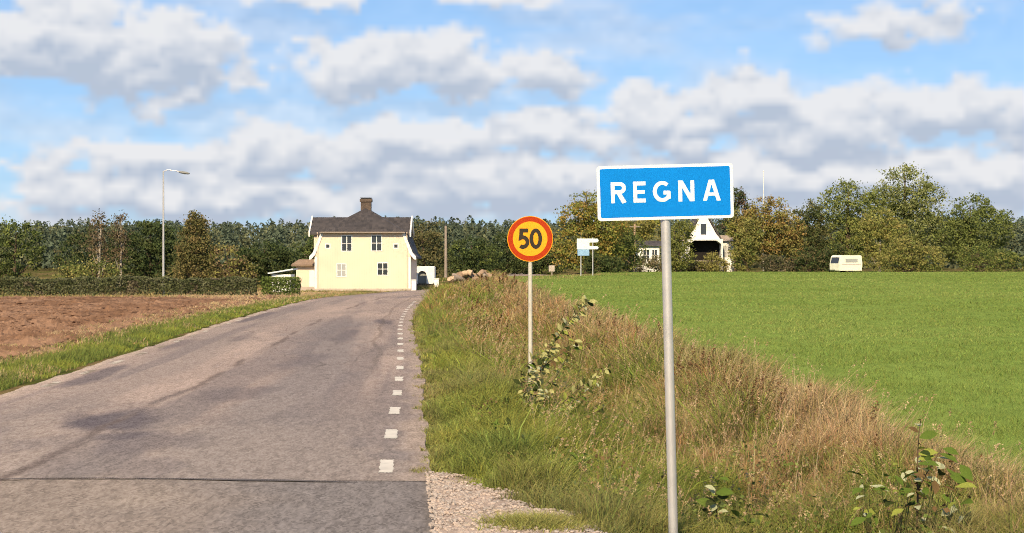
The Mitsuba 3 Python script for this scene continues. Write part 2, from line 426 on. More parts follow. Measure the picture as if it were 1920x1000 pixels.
# gravel lay-by
ys = np.arange(2, 15.3, .08)
xs = np.linspace(0, 5.2, 90)
X, Y = np.meshgrid(xs, ys)
X = X + SPL(Y) + 2.9
g = gravel_in(X, Y)
Zg = ground(X, Y, True) - .012 + .05 * sstep(-.35, .12, g) - .06 * sstep(-.1, -.5, g) + .012 * meshkit.noise(np.stack([X * 9, Y * 9, 0 * X], -1), 5)
add('gravel_layby', gridmesh(X, Y, Zg), 'gravel_soil', kind='structure', smooth=True)
r = np.random.default_rng(8)
n = 9000
py = r.uniform(10.8, 15.2, n)
px = SPL(py) + 2.86 + 2.4 * r.random(n) ** 1.15
ok = gravel_in(px, py) > -.03
px, py = px[ok], py[ok]
ico = trimesh.creation.icosahedron()
sz = .006 + .014 * r.random(len(px)) ** 2.5
V = ico.vertices[None] * (1 + .35 * r.standard_normal((len(px), 12, 3)).clip(-1, 1) * .5) * sz[:, None, None] * np.array([1, 1, .7])
V = V + np.stack([px, py, ground(px, py, True) + .043 + sz * .3], 1)[:, None]
Fm = (ico.faces[None] + 12 * np.arange(len(px))[:, None, None]).reshape(-1, 3)
add('gravel', (V.reshape(-1, 3), Fm), 'stone_grey', label='loose grey pink gravel beside the new asphalt', cat='gravel', kind='stuff')


# ------------------------------------------------------------------ grass
def lerp(a, b, t):
    return np.asarray(a) * (1 - t) + np.asarray(b) * t


def blades(p, h, w, lean, bend, col, tip, rng):
    """One mesh of curved tapering blades: 5 vertices, 3 triangles each."""
    n = len(p)
    az = rng.uniform(0, 2 * np.pi, n)
    wd = np.stack([np.cos(az), np.sin(az), 0 * az], 1) * (w / 2)[:, None]
    L = np.concatenate([lean * h[:, None], np.zeros((n, 1))], 1)
    up = np.array([0, 0, 1.])
    mid = p + up * (h * .58)[:, None] + L * .38
    top = p + up * (h * (1 - bend))[:, None] + L
    v = np.stack([p - wd, p + wd, mid - wd * .75, mid + wd * .75, top], 1)
    f = np.array([[0, 1, 3], [0, 3, 2], [2, 3, 4]])
    F = (f[None] + 5 * np.arange(n)[:, None, None]).reshape(-1, 3)
    c = np.stack([col, col, lerp(col, tip, .4), lerp(col, tip, .4), tip], 1)
    return v.reshape(-1, 3), F, np.clip(c, .004, .9).reshape(-1, 3)


def cards(c, size, rng, flat=0.):
    """Small quads at points c, random attitude."""
    n = len(c)
    u = rng.standard_normal((n, 3)); u /= np.linalg.norm(u, axis=1, keepdims=True)
    w = np.cross(u, rng.standard_normal((n, 3))); w /= np.linalg.norm(w, axis=1, keepdims=True)
    if flat:
        u[:, 2] *= 1 - flat; w[:, 2] *= 1 - flat
    size = np.broadcast_to(size, (n,))[:, None]
    u, w = u * size * .5, w * size * .36
    v = np.stack([c - u, c + w, c + u, c - w], 1).reshape(-1, 3)
    q = np.array([[0, 1, 2], [0, 2, 3]])
    return v, (q[None] + 4 * np.arange(n)[:, None, None]).reshape(-1, 3)


def merge(vf):
    at, V, F = 0, [], []
    for v, f in vf:
        V.append(v); F.append(f + at); at += len(v)
    return np.vstack(V), np.vstack(F)


PX = 1 / 1830.0


def scatter(n, y0, y1, s0, s1, rng, power=2.0, width=None):
    """Points beside the road, denser towards the camera: n of them, offset s0..s1 (numbers or functions of y)."""
    yy = np.linspace(y0, y1, 2000)
    a = s0(yy) if callable(s0) else np.full(2000, float(s0))
    b = s1(yy) if callable(s1) else np.full(2000, float(s1))
    wgt = np.maximum(b - a, 0) / yy ** power
    cdf = np.cumsum(wgt); cdf /= cdf[-1]
    y = np.interp(rng.random(n), cdf, yy)
    s = np.interp(y, yy, a) + rng.random(n) * (np.interp(y, yy, b) - np.interp(y, yy, a))
    i = np.interp(y, YC, np.arange(len(YC)))
    return SPL(y) + s, y, s


def f2(x, y, sc, seed, o=4):
    return meshkit.fbm(np.stack([x * sc, y * sc * .8, 0 * x], -1), o, seed)


GREEN, GREEN2, LIME = np.array([.205, .25, .050]), np.array([.115, .165, .045]), np.array([.34, .345, .085])
STRAW, PALE, RUST, OLIVE = np.array([.40, .285, .15]), np.array([.56, .435, .27]), np.array([.26, .14, .062]), np.array([.205, .185, .066])


def jit(c, rng, k=.22):
    return c * (1 + k * rng.standard_normal((len(c), 1))).clip(.45, 1.7) * (1 + .08 * rng.standard_normal(c.shape))


def grass(key, label, x, y, h, col, tip, rng, lean0=(.12, 0), spread=.3, wmin=.0045, wpx=.75, bend=(.02, .18)):
    n = len(x)
    d = np.hypot(x, y)
    w = np.maximum(wmin * (.7 + .6 * rng.random(n)), wpx * PX * d * (.6 + .6 * rng.random(n))) * np.where(rng.random(n) < .08, 2.2, 1)
    lean = np.array(lean0)[None] + rng.normal(0, spread, (n, 2))
    z = ground(x, y) - .03
    v, f, c = blades(np.stack([x, y, z], 1), h, w, lean, rng.uniform(*bend, n), col, tip, rng)
    return add(key, (v, f), 'foliage', label=label, cat='grass', kind='stuff', color=c)


# A: green verge and ditch side next to the road
r = np.random.default_rng(21)
x, y, s = scatter(150000, 10.6, 130, 2.70, lambda y: np.interp(y, [10, 20, 35, 60, 90], [5.4, 5.2, 4.3, 3.7, 3.3]), r)
k = (gravel_in(x, y) < .03) & (s > 2.62 + .46 * f2(x, y, 2.6, 3))
x, y, s = x[k], y[k], s[k]
n1, n2 = f2(x, y, .55, 5), f2(x, y, 1.7, 6)
h = (.05 + .25 * sstep(2.75, 3.8, s)) * (.55 + .9 * n2) * (.7 + .6 * r.random(len(x)))
dryness = np.clip(sstep(.5, .68, n1) * .5 + sstep(3.2, 2.8, s) * .6 + sstep(4.3, 5.4, s) * .35, 0, 1)[:, None]
h = h * (.45 + 1.1 * sstep(.3, .7, f2(x, y, 3.1, 7)))
col_mul = (.7 + .6 * sstep(.3, .7, f2(x, y, 2.7, 8)))[:, None]
base = lerp(lerp(GREEN, GREEN2, sstep(.4, .62, n2)[:, None]), LIME, (sstep(.5, .35, n1) * .55)[:, None])
h = h * np.where((np.abs(x - 1.0) < .75) & (y < 12.1), .35, 1)
col = jit(lerp(base * col_mul, OLIVE, dryness * (r.random((len(x), 1)) < .7)), r, .3)
tip = lerp(col, lerp(LIME, PALE, dryness), .45)
grass('verge_grass', 'short green grass along the right edge of the road', x, y, h, col, tip, r, spread=.5, bend=(.02, .45))

r = np.random.default_rng(28)
n = 5200
x, y = r.normal(.14, .17, n), r.normal(12.08, .16, n)
k = (f2(x, y, 2.5, 9) > .33) & (y > 11.2) & (x > -.25) & (y < 12.42 - .35 * np.abs(x))
x, y = x[k], y[k]
col = jit(lerp(GREEN, LIME, r.random((len(x), 1)) * .6), r)
grass('grass_tuft', 'green grass tuft growing through the gravel in the foreground', x, y, (.085 + .08 * f2(x, y, 3, 10)) * (.6 + .8 * r.random(len(x))), col, lerp(col, PALE, .3), r, spread=.6)

# B: rough mixed growth in the ditch and up the mound
r = np.random.default_rng(22)
x, y, s = scatter(190000, 10.6, 128, lambda y: np.interp(y, [10, 20, 35, 60, 90], [4.6, 4.4, 3.7, 3.3, 3.1]), 6.6, r)
k = gravel_in(x, y) < -.1
x, y, s = x[k], y[k], s[k]
n1, n2, n3 = f2(x, y, .5, 15), f2(x, y, 1.3, 16), f2(x, y, .8, 17)
h = (.09 + .48 * sstep(.25, .75, n2)) * (.5 + .8 * r.random(len(x))) * np.interp(y, [10, 14, 18, 40], [.55, .9, 1.05, 1.2])
dry = np.clip(sstep(.45, .68, n1) * .65 + sstep(5.4, 6.6, s) * .3 - sstep(19, 12.5, y) * .4 - sstep(4.6, 3.9, s) * .3, 0, 1)
h = h * np.where((np.abs(x - 1.0) < .75) & (y < 12.1), .35, 1)
pick = r.random(len(x))
dryb = pick < dry
base = np.where(dryb[:, None], lerp(STRAW, OLIVE, r.random((len(x), 1)) * .75), lerp(GREEN2, GREEN, r.random((len(x), 1))))
base = np.where(((n3 > .54) & (r.random(len(x)) < .6) & (y > 22))[:, None], lerp(RUST, STRAW, r.random((len(x), 1)) * .5), base)
base = base * (.62 + .75 * sstep(.3, .7, f2(x, y, 2.4, 18)))[:, None]
col = jit(base, r)
tip = lerp(col, np.where(dryb[:, None], PALE, LIME), .4)
grass('ditch_growth', 'rough mixed green and dry grass filling the ditch', x, y, h, col, tip, r, (.12, 0), .62, bend=(.02, .55))

# broad-leaved weeds mixed into the ditch and verge, too many and too small to tell apart
r = np.random.default_rng(29)
nw = 330
wx, wy, ws = scatter(nw, 11.2, 46, 3.4, 6.2, r, 2.0)
k = (gravel_in(wx, wy) < -.3) & (f2(wx, wy, .45, 71) + .25 * (ws < 5.4) * (ws > 4) + .1 * r.random(len(wx)) > .58) & (np.hypot(wx - 1.0, wy - 11.6) > .5)
wx, wy, ws = wx[k], wy[k], ws[k]
m_ = 46
wr = r.uniform(.07, .22, len(wx)) * np.clip(wy / 18, 1, 2)
P = np.stack([wx, wy, ground(wx, wy)], 1)[:, None] + np.abs(r.standard_normal((len(wx), m_, 3)) * [1, 1, .8]) * wr[:, None, None] * np.where(r.random((len(wx), m_, 3)) < .5, -1, 1) * [1, 1, 0] + np.stack([0 * r.random((len(wx), m_)), 0 * r.random((len(wx), m_)), r.uniform(.02, 2.4, (len(wx), m_)) * wr[:, None]], -1)
sz = np.repeat(r.uniform(.018, .042, len(wx)) * np.clip(wy / 18, 1, 1.6), m_)
v, f = cards(P.reshape(-1, 3), sz * r.uniform(.6, 1.4, len(sz)), r)
pal = np.array([(.12, .165, .045), (.155, .20, .055), (.12, .155, .06), (.20, .215, .065), (.22, .15, .07), (.17, .11, .055)])
c = pal[r.choice(6, len(wx), p=[.28, .24, .16, .14, .11, .07])]
c = np.repeat(c, m_, 0) * r.uniform(.6, 1.4, (len(sz), 1))
add('ditch_weeds', (v, f), 'foliage', label='low broad leaved weeds mixed into the ditch grass', cat='weeds', kind='stuff', color=np.repeat(np.clip(c, .01, .8), 4, 0))

# C: tall dry grass on the bank by the green field
r = np.random.default_rng(23)
x, y, s = scatter(130000, 10.6, 125, 5.6, lambda y: 7.25 + .22 * np.sin(y * .31) + .1 * np.sin(y * 1.1), r)
n1, n2 = f2(x, y, .5, 25), f2(x, y, 1.6, 26)
h = (.16 + .58 * sstep(.25, .75, n2)) * (.5 + .7 * r.random(len(x))) * np.interp(s, [5.6, 6.2, 6.9, 7.4], [.7, .95, 1.0, .8]) * np.interp(y, [11, 16, 24, 60, 110], [.62, .72, .85, .8, .8])
g = r.random((len(x), 1))
base = lerp(lerp(STRAW, PALE, sstep(.3, .9, g) * .7), np.array([.30, .215, .11]), (sstep(.42, .62, f2(x, y, 1.9, 27))[:, None]) * .8)
base = np.where((r.random(len(x)) < np.clip(sstep(.44, .6, n1) * .7 + .18 + sstep(6.4, 5.7, s) * .35 + sstep(16.5, 12.5, y) * .35 + sstep(16, 12, y) * .45 * sstep(6.6, 6, s), 0, 1))[:, None], lerp(OLIVE, GREEN, r.random((len(x), 1)) * .7), base)
base = np.where((((f2(x, y, .22, 28) > .5) & (y > 34) | (f2(x, y, .5, 29) > .58) & (s < 6.7) | (y > 55) & (s < 7.0)) & (r.random(len(x)) < .6))[:, None], lerp(RUST, STRAW, g * .6), base)
col = jit(base, r)
grass('bank_grass', 'tall dry straw coloured grass on the bank below the green field', x, y, h, col, lerp(col, PALE, .35), r, (.22, .0), .34, bend=(.03, .4))

# D: the young crop
r = np.random.default_rng(24)
x, y, s = scatter(260000, 10.6, 228, 6.9, lambda y: np.maximum(.30 * y + 1.5 - SPL(np.minimum(y, 299)), 7.5), r, 2.1)
k = (x > SPL(np.minimum(y, 299)) + 7.0 + .25 * np.sin(y * .31) + .12 * np.sin(y * 1.1))
x, y, s = x[k], y[k], s[k]
n1, n2 = f2(x, y, .16, 35), f2(x, y, 1.2, 36)
h = (.07 + .09 * n2) * (.7 + .6 * r.random(len(x)))
base = lerp(np.array([.158, .235, .060]), np.array([.215, .285, .084]), sstep(.35, .65, n1)[:, None])
base = lerp(base, np.array([.10, .18, .03]), (sstep(7.6, 7.0, s - .2 * np.sin(y * .31)) * .5)[:, None])
col = jit(base, r, .18)
grass('crop', 'short even green crop covering the field on the right', x, y, h, col, lerp(col, LIME, .35), r, (.05, 0), .4, wmin=.005, wpx=.7)

# E: left verge: green by the road, dry beside the soil
r = np.random.default_rng(25)
x, y, s = scatter(90000, 24, 140, lambda y: np.interp(y, [20, 90, 100, 140], [-5.7, -6.4, -12, -14]), -2.84, r)
n1, n2 = f2(x, y, .5, 45), f2(x, y, 1.3, 46)
k = (s < -2.88 - .2 * n2)
x, y, s, n1, n2 = x[k], y[k], s[k], n1[k], n2[k]
dryp = np.clip(sstep(-4.3, -5.2, s + (n1 - .5) * 1.6) * .8 + sstep(.52, .66, n1) * .25 + sstep(60, 100, y) * .4, 0, 1)
h = (.07 + .13 * sstep(-2.9, -3.6, s) - .06 * sstep(-4.2, -5, s)) * (.5 + 1.0 * n2) * (.6 + .8 * r.random(len(x)))
d = (r.random(len(x)) < dryp)[:, None]
base = np.where(d, lerp(STRAW, PALE, r.random((len(x), 1)) * .8), lerp(GREEN, GREEN2, sstep(.4, .6, n2)[:, None]))
col = jit(base, r)
grass('roadside_grass', 'green grass fading to dry stalks between the road and the ploughed field', x, y, h, col, lerp(col, np.where(d, PALE, LIME), .4), r)

# F: rough lawn in front of and around the houses
r = np.random.default_rng(26)
n = 60000
y = 96 + 85 * r.random(n) ** 1.3
x = r.uniform(-1, 1, n) * (.30 * y)
sx = off(x, y)
k = ((sx < -2.9) | ((sx > 2.9) & (sx < 12) & (y > 118))) & ~((np.abs(x + 12.3) < 4.1) & (y > 149.8)) 
x, y, sx = x[k], y[k], sx[k]
n1, n2 = f2(x, y, .2, 55), f2(x, y, .7, 56)
h = (.07 + .25 * n2 ** 2) * (.6 + .8 * r.random(len(x)))
base = lerp(lerp(GREEN, OLIVE, sstep(.35, .6, n2)[:, None]), STRAW, (sstep(.45, .65, n1) * .7)[:, None])
col = jit(base, r)
grass('lawn', 'rough yellowish lawn in front of the yellow house', x, y, h, col, lerp(col, PALE, .3), r)

# clods on the ploughed soil
r = np.random.default_rng(61)
n = 12000
py = np.interp(r.random(n), np.linspace(0, 1, 200), np.linspace(26 ** -1., 99 ** -1., 200)) ** -1.
px = SPL(py) - 5.1 - r.random(n) ** 1.3 * (.30 * py + SPL(py) - 3).clip(1, 40)
szc = r.uniform(.02, .075, n) * (1 + r.random(n) ** 6 * 1.5)
octa = np.array([[1, 0, 0], [-1, 0, 0], [0, 1, 0], [0, -1, 0], [0, 0, 1], [0, 0, -1.]])
OF = np.array([[0, 2, 4], [2, 1, 4], [1, 3, 4], [3, 0, 4], [2, 0, 5], [1, 2, 5], [3, 1, 5], [0, 3, 5]])
V = octa[None] * r.uniform(.6, 1.4, (n, 6, 1)) * szc[:, None, None] * [1.3, 1.1, .75] + r.normal(0, .15, (n, 6, 3)) * szc[:, None, None]
V = V + np.stack([px, py, ground(px, py) + .06], 1)[:, None]
add('soil_clods', (V.reshape(-1, 3), (OF[None] + 6 * np.arange(n)[:, None, None]).reshape(-1, 3)), 'ploughed_soil', label='brown clods scattered over the ploughed field', cat='soil', kind='stuff')

# dry grass stems with seed heads standing out of the bank and the ditch
r = np.random.default_rng(62)
n = 1500
x, y, s = scatter(n, 12.5, 70, 3.9, 7.2, r, 1.7)
hh = r.uniform(.35, .75, n) * np.interp(y, [12, 18], [.7, 1])
d = np.hypot(x, y)
ln = np.array([[.16, 0]]) + r.normal(0, .22, (n, 2))
c0 = jit(np.repeat(PALE[None], n, 0), r)
z = ground(x, y) - .02
v1, f1, c1 = blades(np.stack([x, y, z], 1), hh, np.maximum(.004, .5 * PX * d), ln, np.full(n, .03), c0, c0, r)
tq = r.random((n, 14, 1)) * .3
topp = np.stack([x + ln[:, 0] * hh, y + ln[:, 1] * hh, z + hh * .97], 1)
midp = np.stack([x + ln[:, 0] * hh * .38, y + ln[:, 1] * hh * .38, z + hh * .58], 1)
hp = topp[:, None] * (1 - tq) + midp[:, None] * tq + r.normal(0, .008, (n, 14, 3))
v2, f2q = cards(hp.reshape(-1, 3), np.maximum(.016, 1.3 * PX * np.repeat(d, 14)) * r.uniform(.6, 1.3, n * 14), r)
c2 = np.repeat(np.repeat(lerp(np.array([.33, .22, .12]), PALE, r.random((n, 1))), 14, 0), 4, 0)
v, f = merge([(v1, f1), (v2, f2q)])
add('seed_stems', (v, f), 'foliage', label='pale dry grass stems with seed heads above the bank', cat='grass', kind='stuff', color=np.clip(np.vstack([c1, c2]), .01, .9))

# dock and sorrel gone to seed: rust coloured heads over the bank
r = np.random.default_rng(27)
parts, cols = [], []


def seedheads(n, sx, sy):
    px, py = sx(n), sy(n)
    for a, b in zip(px, py):
        z0, hh = float(ground(a, b)), r.uniform(.28, .62)
        dx, dy = r.normal(.08, .08), r.normal(0, .06)
        t = r.random(70) ** .8
        hz = .35 + .65 * t
        c = np.stack([a + dx * hz + r.normal(0, .022, 70) * (1.3 - t), b + dy * hz + r.normal(0, .022, 70), z0 + hh * hz], 1)
        yield c, r.uniform(.012, .03, 70) * max(1, b / 22)


pc = []
for sx, sy, n in [(lambda n: SPL(yy := r.uniform(19, 26, n)) + 0 * yy, None, 0)]:
    pass
for n, y0, y1, s0, s1 in [(95, 19.5, 25.5, 6.0, 6.75), (14, 27, 40, 6.2, 7.0), (44, 60, 98, 4.6, 7.2), (9, 13, 20, 6.0, 6.9), (16, 38, 60, 4.0, 6.0)]:
    yy, so = r.uniform(y0, y1, n), r.uniform(s0, s1, n)
    for c, sz in seedheads(n, lambda n: SPL(yy) + so, lambda n: yy):
        pc.append(cards(c, sz, r))
v, f = merge(pc)
c = jit(np.repeat(lerp(np.array([.12, .068, .035]), np.array([.22, .135, .07]), r.random((len(v) // 4, 1))), 4, 0), r, .05)
add('dock_stalks', (v, f), 'foliage', label='dry rust brown dock seed heads standing along the bank', cat='dock', kind='stuff', color=np.clip(c, .01, .9))

# ------------------------------------------------------------------ signs
ST = .06


def stroke(pts, w, closed=False):
    l = LineString(list(pts) + ([pts[0]] if closed else []))
    return l.buffer(w / 2, cap_style='flat', join_style='mitre', mitre_limit=2.5)


def arc_pts(cx, cy, rx, ry, a0, a1, n=24):
    return [(cx + rx * math.cos(math.radians(a)), cy + ry * math.sin(math.radians(a))) for a in np.linspace(a0, a1, n)]


def glyph(ch, w):
    """Road sign lettering in a unit-height box, stroke w; returns (polygon, width)."""
    h = w / 2
    if ch == 'R':
        W = .72
        g = [stroke([(h, 0), (h, 1)], w), stroke([(h, 1 - h), (.42, 1 - h)] + arc_pts(.42, .715, .72 - .42 - h, .285 - h, 90, -90) + [(h, .43 + h)], w), stroke([(.36, .48), (.66, 0)], w).intersection(sbox(0, 0, 1, 1)).union(stroke([(.37, .46), (.62, .0)], w))]
    elif ch == 'E':
        W = .60
        g = [stroke([(h, 0), (h, 1)], w), sbox(0, 1 - w, W, 1), sbox(0, .5 - h, W * .92, .5 + h), sbox(0, 0, W, w)]
    elif ch == 'G':
        W = .86
        g = [stroke(arc_pts(.45, .5, .45 - h, .5 - h, 48, 330, 40) , w), stroke([(.50, .46 - h * .2), (.86 - h * .6, .46 - h * .2)], w), stroke([(.86 - h * 1.1, .5), (.86 - h * 1.1, .14)], w)]
    elif ch == 'N':
        W = .77
        g = [stroke([(h, 0), (h, 1)], w), stroke([(W - h, 0), (W - h, 1)], w), stroke([(h * .9, 1.05), (W - h * .9, -.05)], w * 1.05).intersection(sbox(0, 0, W, 1))]
    elif ch == 'A':
        W = .86
        g = [stroke([(h * .9, -.06), (W / 2, 1.12)], w), stroke([(W - h * .9, -.06), (W / 2, 1.12)], w), sbox(.2, .24, .66, .24 + w * .85)]
        g = [unary_union(g).intersection(sbox(-.05, 0, 1, 1))]
    elif ch == '5':
        W = .62
        g = [sbox(.10, 1 - w, .56, 1), stroke([(.10 + h, 1), (.075 + h, .50)], w), stroke([(.07 + h, .56)] + arc_pts(.28, .335, .34 - h, .335 - h, 118, -128, 34), w)]
    else:
        W = .66
        o = Point(0, 0).buffer(1, 32)
        g = [affinity.translate(affinity.scale(o, .33, .5), .33, .5).difference(affinity.translate(affinity.scale(o, .33 - w, .5 - w), .33, .5))]
    p = unary_union(g).buffer(.012).buffer(-.012)
    return p.buffer(-.02).buffer(.02), W


def plate(poly, y0, y1):
    ps = getattr(poly, 'geoms', [poly])
    return cat([prism(p, y0, y1) for p in ps])


def place(m, M):
    m = m.copy(); m.apply_transform(M)
    return m


def rolled(x, y, z, roll_deg, yaw=0.):
    return trimesh.transformations.translation_matrix([x, y, z]) @ trimesh.transformations.rotation_matrix(math.radians(yaw), [0, 0, 1]) @ trimesh.transformations.rotation_matrix(math.radians(roll_deg), [0, 1, 0])


def rrect(w, h, r):
    return sbox(-w / 2 + r, -h / 2 + r, w / 2 - r, h / 2 - r).buffer(r, 12)


# place-name sign; local frame: origin at sign centre, x right, z up, faces -y
t = thing('town_sign', 'blue place-name sign reading REGNA with a white border on a leaning grey pole', 'sign')
YS = 11.85
M = rolled(.992, YS, 2.215, -1.45)
outer, inner = rrect(.882, .356, .022), rrect(.842, .317, .012)
add(t + '__pole', place(cat([tube([(.0, .034, -2.6), (.0, .034, -.02)], [.031, .031], 20), tube([(0, .034, -.02), (0, .034, .15)], [.031, .031], 20)]), M), 'galvanised', smooth=40)
pk = add(t + '__panel', place(plate(outer.difference(Point(0, 0).buffer(.0001)), -.006, .0), M), 'sign_white')
add(pk + '__blue_field', place(plate(inner, -.0085, -.0062), M), 'sign_blue')
add(pk + '__bracket', place(cat([box(-.40, .40, .0005, .012, -.11, -.08), box(-.40, .40, .0005, .012, .08, .11)]), M), 'galvanised')
for ch, cx in zip('REGNA', (-.303, -.167, -.022, .136, .300)):
    g, W = glyph(ch, .185)
    H = .136
    g = affinity.translate(affinity.scale(affinity.translate(g, -W / 2, -.5), H * 1.0, H, origin=(0, 0)), cx, .004)
    add(pk + '__letter', place(plate(g, -.0105, -.0088), M), 'sign_white')
zb = float(ground(1.03, 11.85))
cap = trimesh.creation.cylinder(.033, .012, sections=20)
# speed limit sign
t = thing('speed_sign', 'round yellow speed limit sign reading 50 with a red rim on a pale post', 'sign')
M = rolled(.243, 24.5, 2.086, -.15)
disc = Point(0, 0).buffer(.305, 48)
add(t + '__pole', place(tube([(0, .034, -2.5), (0, .034, .22)], .027, 16), M), 'pole_paint', smooth=40)
pk = add(t + '__disc', place(plate(disc, -.006, 0), M), 'sign_yellow')
add(pk + '__red_rim', place(plate(disc.buffer(-.008, 24).difference(Point(0, 0).buffer(.231, 48)), -.0085, -.0062), M), 'sign_red')
for ch, cx in zip('50', (-.090, .076)):
    g, W = glyph(ch, .20)
    H = .275
    g = affinity.translate(affinity.scale(affinity.translate(g, -W / 2, -.5), H * .93, H, origin=(0, 0)), cx, .0)
    add(pk + '__digit', place(plate(g, -.0085, -.0062), M), 'sign_black')
add(pk + '__bracket', place(cat([box(-.2, .2, .0005, .012, -.12, -.09), box(-.2, .2, .0005, .012, .09, .12)]), M), 'galvanised')

# direction sign far down the road
t = thing('direction_sign', 'white and blue direction boards on posts in front of the autumn trees', 'sign')
add(t + '__post', tube([(5.65, 150.06, .3), (5.65, 150.06, 3.9)], .05, 10), 'galvanised', smooth=40)
add(t + '__post', tube([(6.62, 150.06, .3), (6.62, 150.06, 3.9)], .05, 10), 'galvanised', smooth=40)
add(t + '__board', prism([(5.32, 2.95), (7.0, 2.95), (7.12, 3.08), (7.0, 3.2), (6.35, 3.22), (6.35, 3.5), (7.0, 3.52), (7.12, 3.66), (7.0, 3.82), (5.32, 3.82)], 149.97, 150.0), 'sign_white', label='white arrow shaped board')
add(t + '__board', prism(rrect(.95, .52, .04).buffer(0), 149.965, 149.995).apply_translation([5.85, 0, 2.68]), 'blue_board', label='small pale blue board')

# street lamp
t = thing('street_lamp', 'tall thin pale street lamp standing behind the hedge', 'street lamp')
add(t + '__pole', tube([(-21.0, 110.2, -.3), (-21.0, 110.2, 3), (-21.0, 110.2, 7.35)], [.08, .06, .042], 10), 'galvanised', smooth=40)
add(t + '__arm', tube([(-21.0, 110.2, 7.3), (-20.75, 110.2, 7.42), (-20.3, 110.2, 7.36), (-19.95, 110.2, 7.3)], .022, 8), 'galvanised', smooth=40)
hd = trimesh.creation.icosphere(2, 1.0); hd.apply_scale([.36, .13, .085]); hd.apply_transform(trimesh.transformations.rotation_matrix(.16, [0, 1, 0])); hd.apply_translation([-19.75, 110.2, 7.24])
add(t + '__lamp_head', hd, 'grey_plastic', smooth=True)


# ------------------------------------------------------------------ buildings
def window(parent, x0, x1, z0, z1, y, glass='window_glass', mull=True, rows=2):
    """Faces -y; the wall face is at y."""
    f = .07
    bars = [box(x0 - f, x1 + f, y - .04, y + .03, z1, z1 + f), box(x0 - f, x1 + f, y - .05, y + .03, z0 - f, z0), box(x0 - f, x0, y - .04, y + .03, z0, z1), box(x1, x1 + f, y - .04, y + .03, z0, z1)]
    if mull:
        xm = (x0 + x1) / 2
        bars.append(box(xm - .035, xm + .035, y - .03, y + .03, z0, z1))
        for k in range(1, rows):
            zm = z0 + (z1 - z0) * k / rows
            bars += [box(x0, xm - .035, y - .025, y + .03, zm - .022, zm + .022), box(xm + .035, x1, y - .025, y + .03, zm - .022, zm + .022)]
    w = add(parent + '__window', cat(bars), 'white_paint')
    add(w + '__pane', box(x0, x1, y - .006, y - .002, z0, z1), glass)
    return w


t = thing('yellow_house', 'pale yellow two storey house with dark hipped mansard roof at the road end', 'house')
FX0, FX1, FY, BY, GZ = -16.16, -8.32, 150.0, 160.0, -.7
# gable wall outline
wall = prism([(FX0, GZ), (FX1, GZ), (FX1, 2.35), (-9.02, 4.42), (-15.46, 4.42), (FX0, 2.35)], FY, BY)
add(t + '__wall', wall, 'yellow_paint')
add(t + '__plinth', box(FX0 - .03, FX1 + .03, FY - .03, BY + .03, GZ, -.28), 'plinth')
for sx, x0, x1, xt in ((-1, FX0 - .02, -15.46, -15.46), (1, FX1 + .02, -9.02, -9.02)):
    # steep lower slope of the mansard with a kick at the eave
    o = sx
    pts = [(x0 + o * .42, 2.18), (x0 + o * .40, 2.32), (x0 + o * .13, 2.62), (xt + o * .16, 4.46), (xt + o * .02, 4.46), (x0 + o * .02, 2.55), (x0 + o * .30, 2.22)]
    add(t + '__roof_slope', prism(Polygon(pts).buffer(0), FY - .02, BY + .25), 'roof_tiles')
    pts2 = [(x0 + o * .45, 2.10), (x0 + o * .43, 2.36), (x0 + o * .16, 2.66), (xt + o * .19, 4.36), (xt - o * .04, 4.36), (x0 - o * .06, 2.50), (x0 + o * .28, 2.12)]
    add(t + '__barge_board', prism(Polygon(pts2).buffer(0), FY - .10, FY - .025), 'white_paint')
for x0, x1 in ((FX0 - .02, FX0 + .16), (FX1 - .16, FX1 + .02)):
    add(t + '__corner_board', box(x0, x1, FY - .025, FY - .002, -.28, 2.3), 'white_paint')
# upper roof, hipped at both ends
ex0, ex1, ez, rz = -15.72, -8.76, 4.40, 6.42
mid = (ex0 + ex1) / 2
V = np.array([[ex0, FY - .35, ez], [ex1, FY - .35, ez], [ex1, BY + .35, ez], [ex0, BY + .35, ez], [mid, FY + 3.0, rz], [mid, BY - 3.0, rz], [ex0, FY - .35, ez - .12], [ex1, FY - .35, ez - .12], [ex1, BY + .35, ez - .12], [ex0, BY + .35, ez - .12]])
Fr = [[0, 1, 4], [1, 2, 5], [1, 5, 4], [2, 3, 5], [3, 0, 4], [3, 4, 5], [6, 8, 7], [6, 9, 8], [0, 6, 7], [0, 7, 1], [1, 7, 8], [1, 8, 2], [2, 8, 9], [2, 9, 3], [3, 9, 6], [3, 6, 0]]
roof = add(t + '__roof', trimesh.Trimesh(V, Fr, process=False), 'roof_tiles', label='dark brown tiled upper roof')
ch = add(roof + '__chimney', cat([box(mid - .42, mid + .42, FY + 3.2, FY + 4.1, 5.6, 6.95), box(mid - .50, mid + .50, FY + 3.1, FY + 4.2, 6.95, 7.18)]), 'chimney_brick')
add(roof + '__chimney_cap', cat([box(mid - .46, mid + .46, FY + 3.15, FY + 4.15, 7.24, 7.30), box(mid - .4, mid + .4, FY + 3.2, FY + 4.1, 7.18, 7.24)]), 'sooty_metal')
# cross wing whose ridge runs left-right, white barge boards at both ends
DX0, DX1, DY0, DYM, DY1 = -16.95, -7.55 - 1.05, FY + 3.2, FY + 5.6, FY + 8.0
cw = [(DY0, 4.32), (DYM, 5.72), (DY1, 4.32), (DY1, 4.18), (DYM, 5.56), (DY0, 4.18)]


def along_x(poly, x0, x1):
    m = prism(poly, x0, x1)
    v = m.vertices.copy()
    m.vertices = np.stack([v[:, 1], v[:, 0], v[:, 2]], 1)
    m.invert() if m.volume < 0 else None
    return m


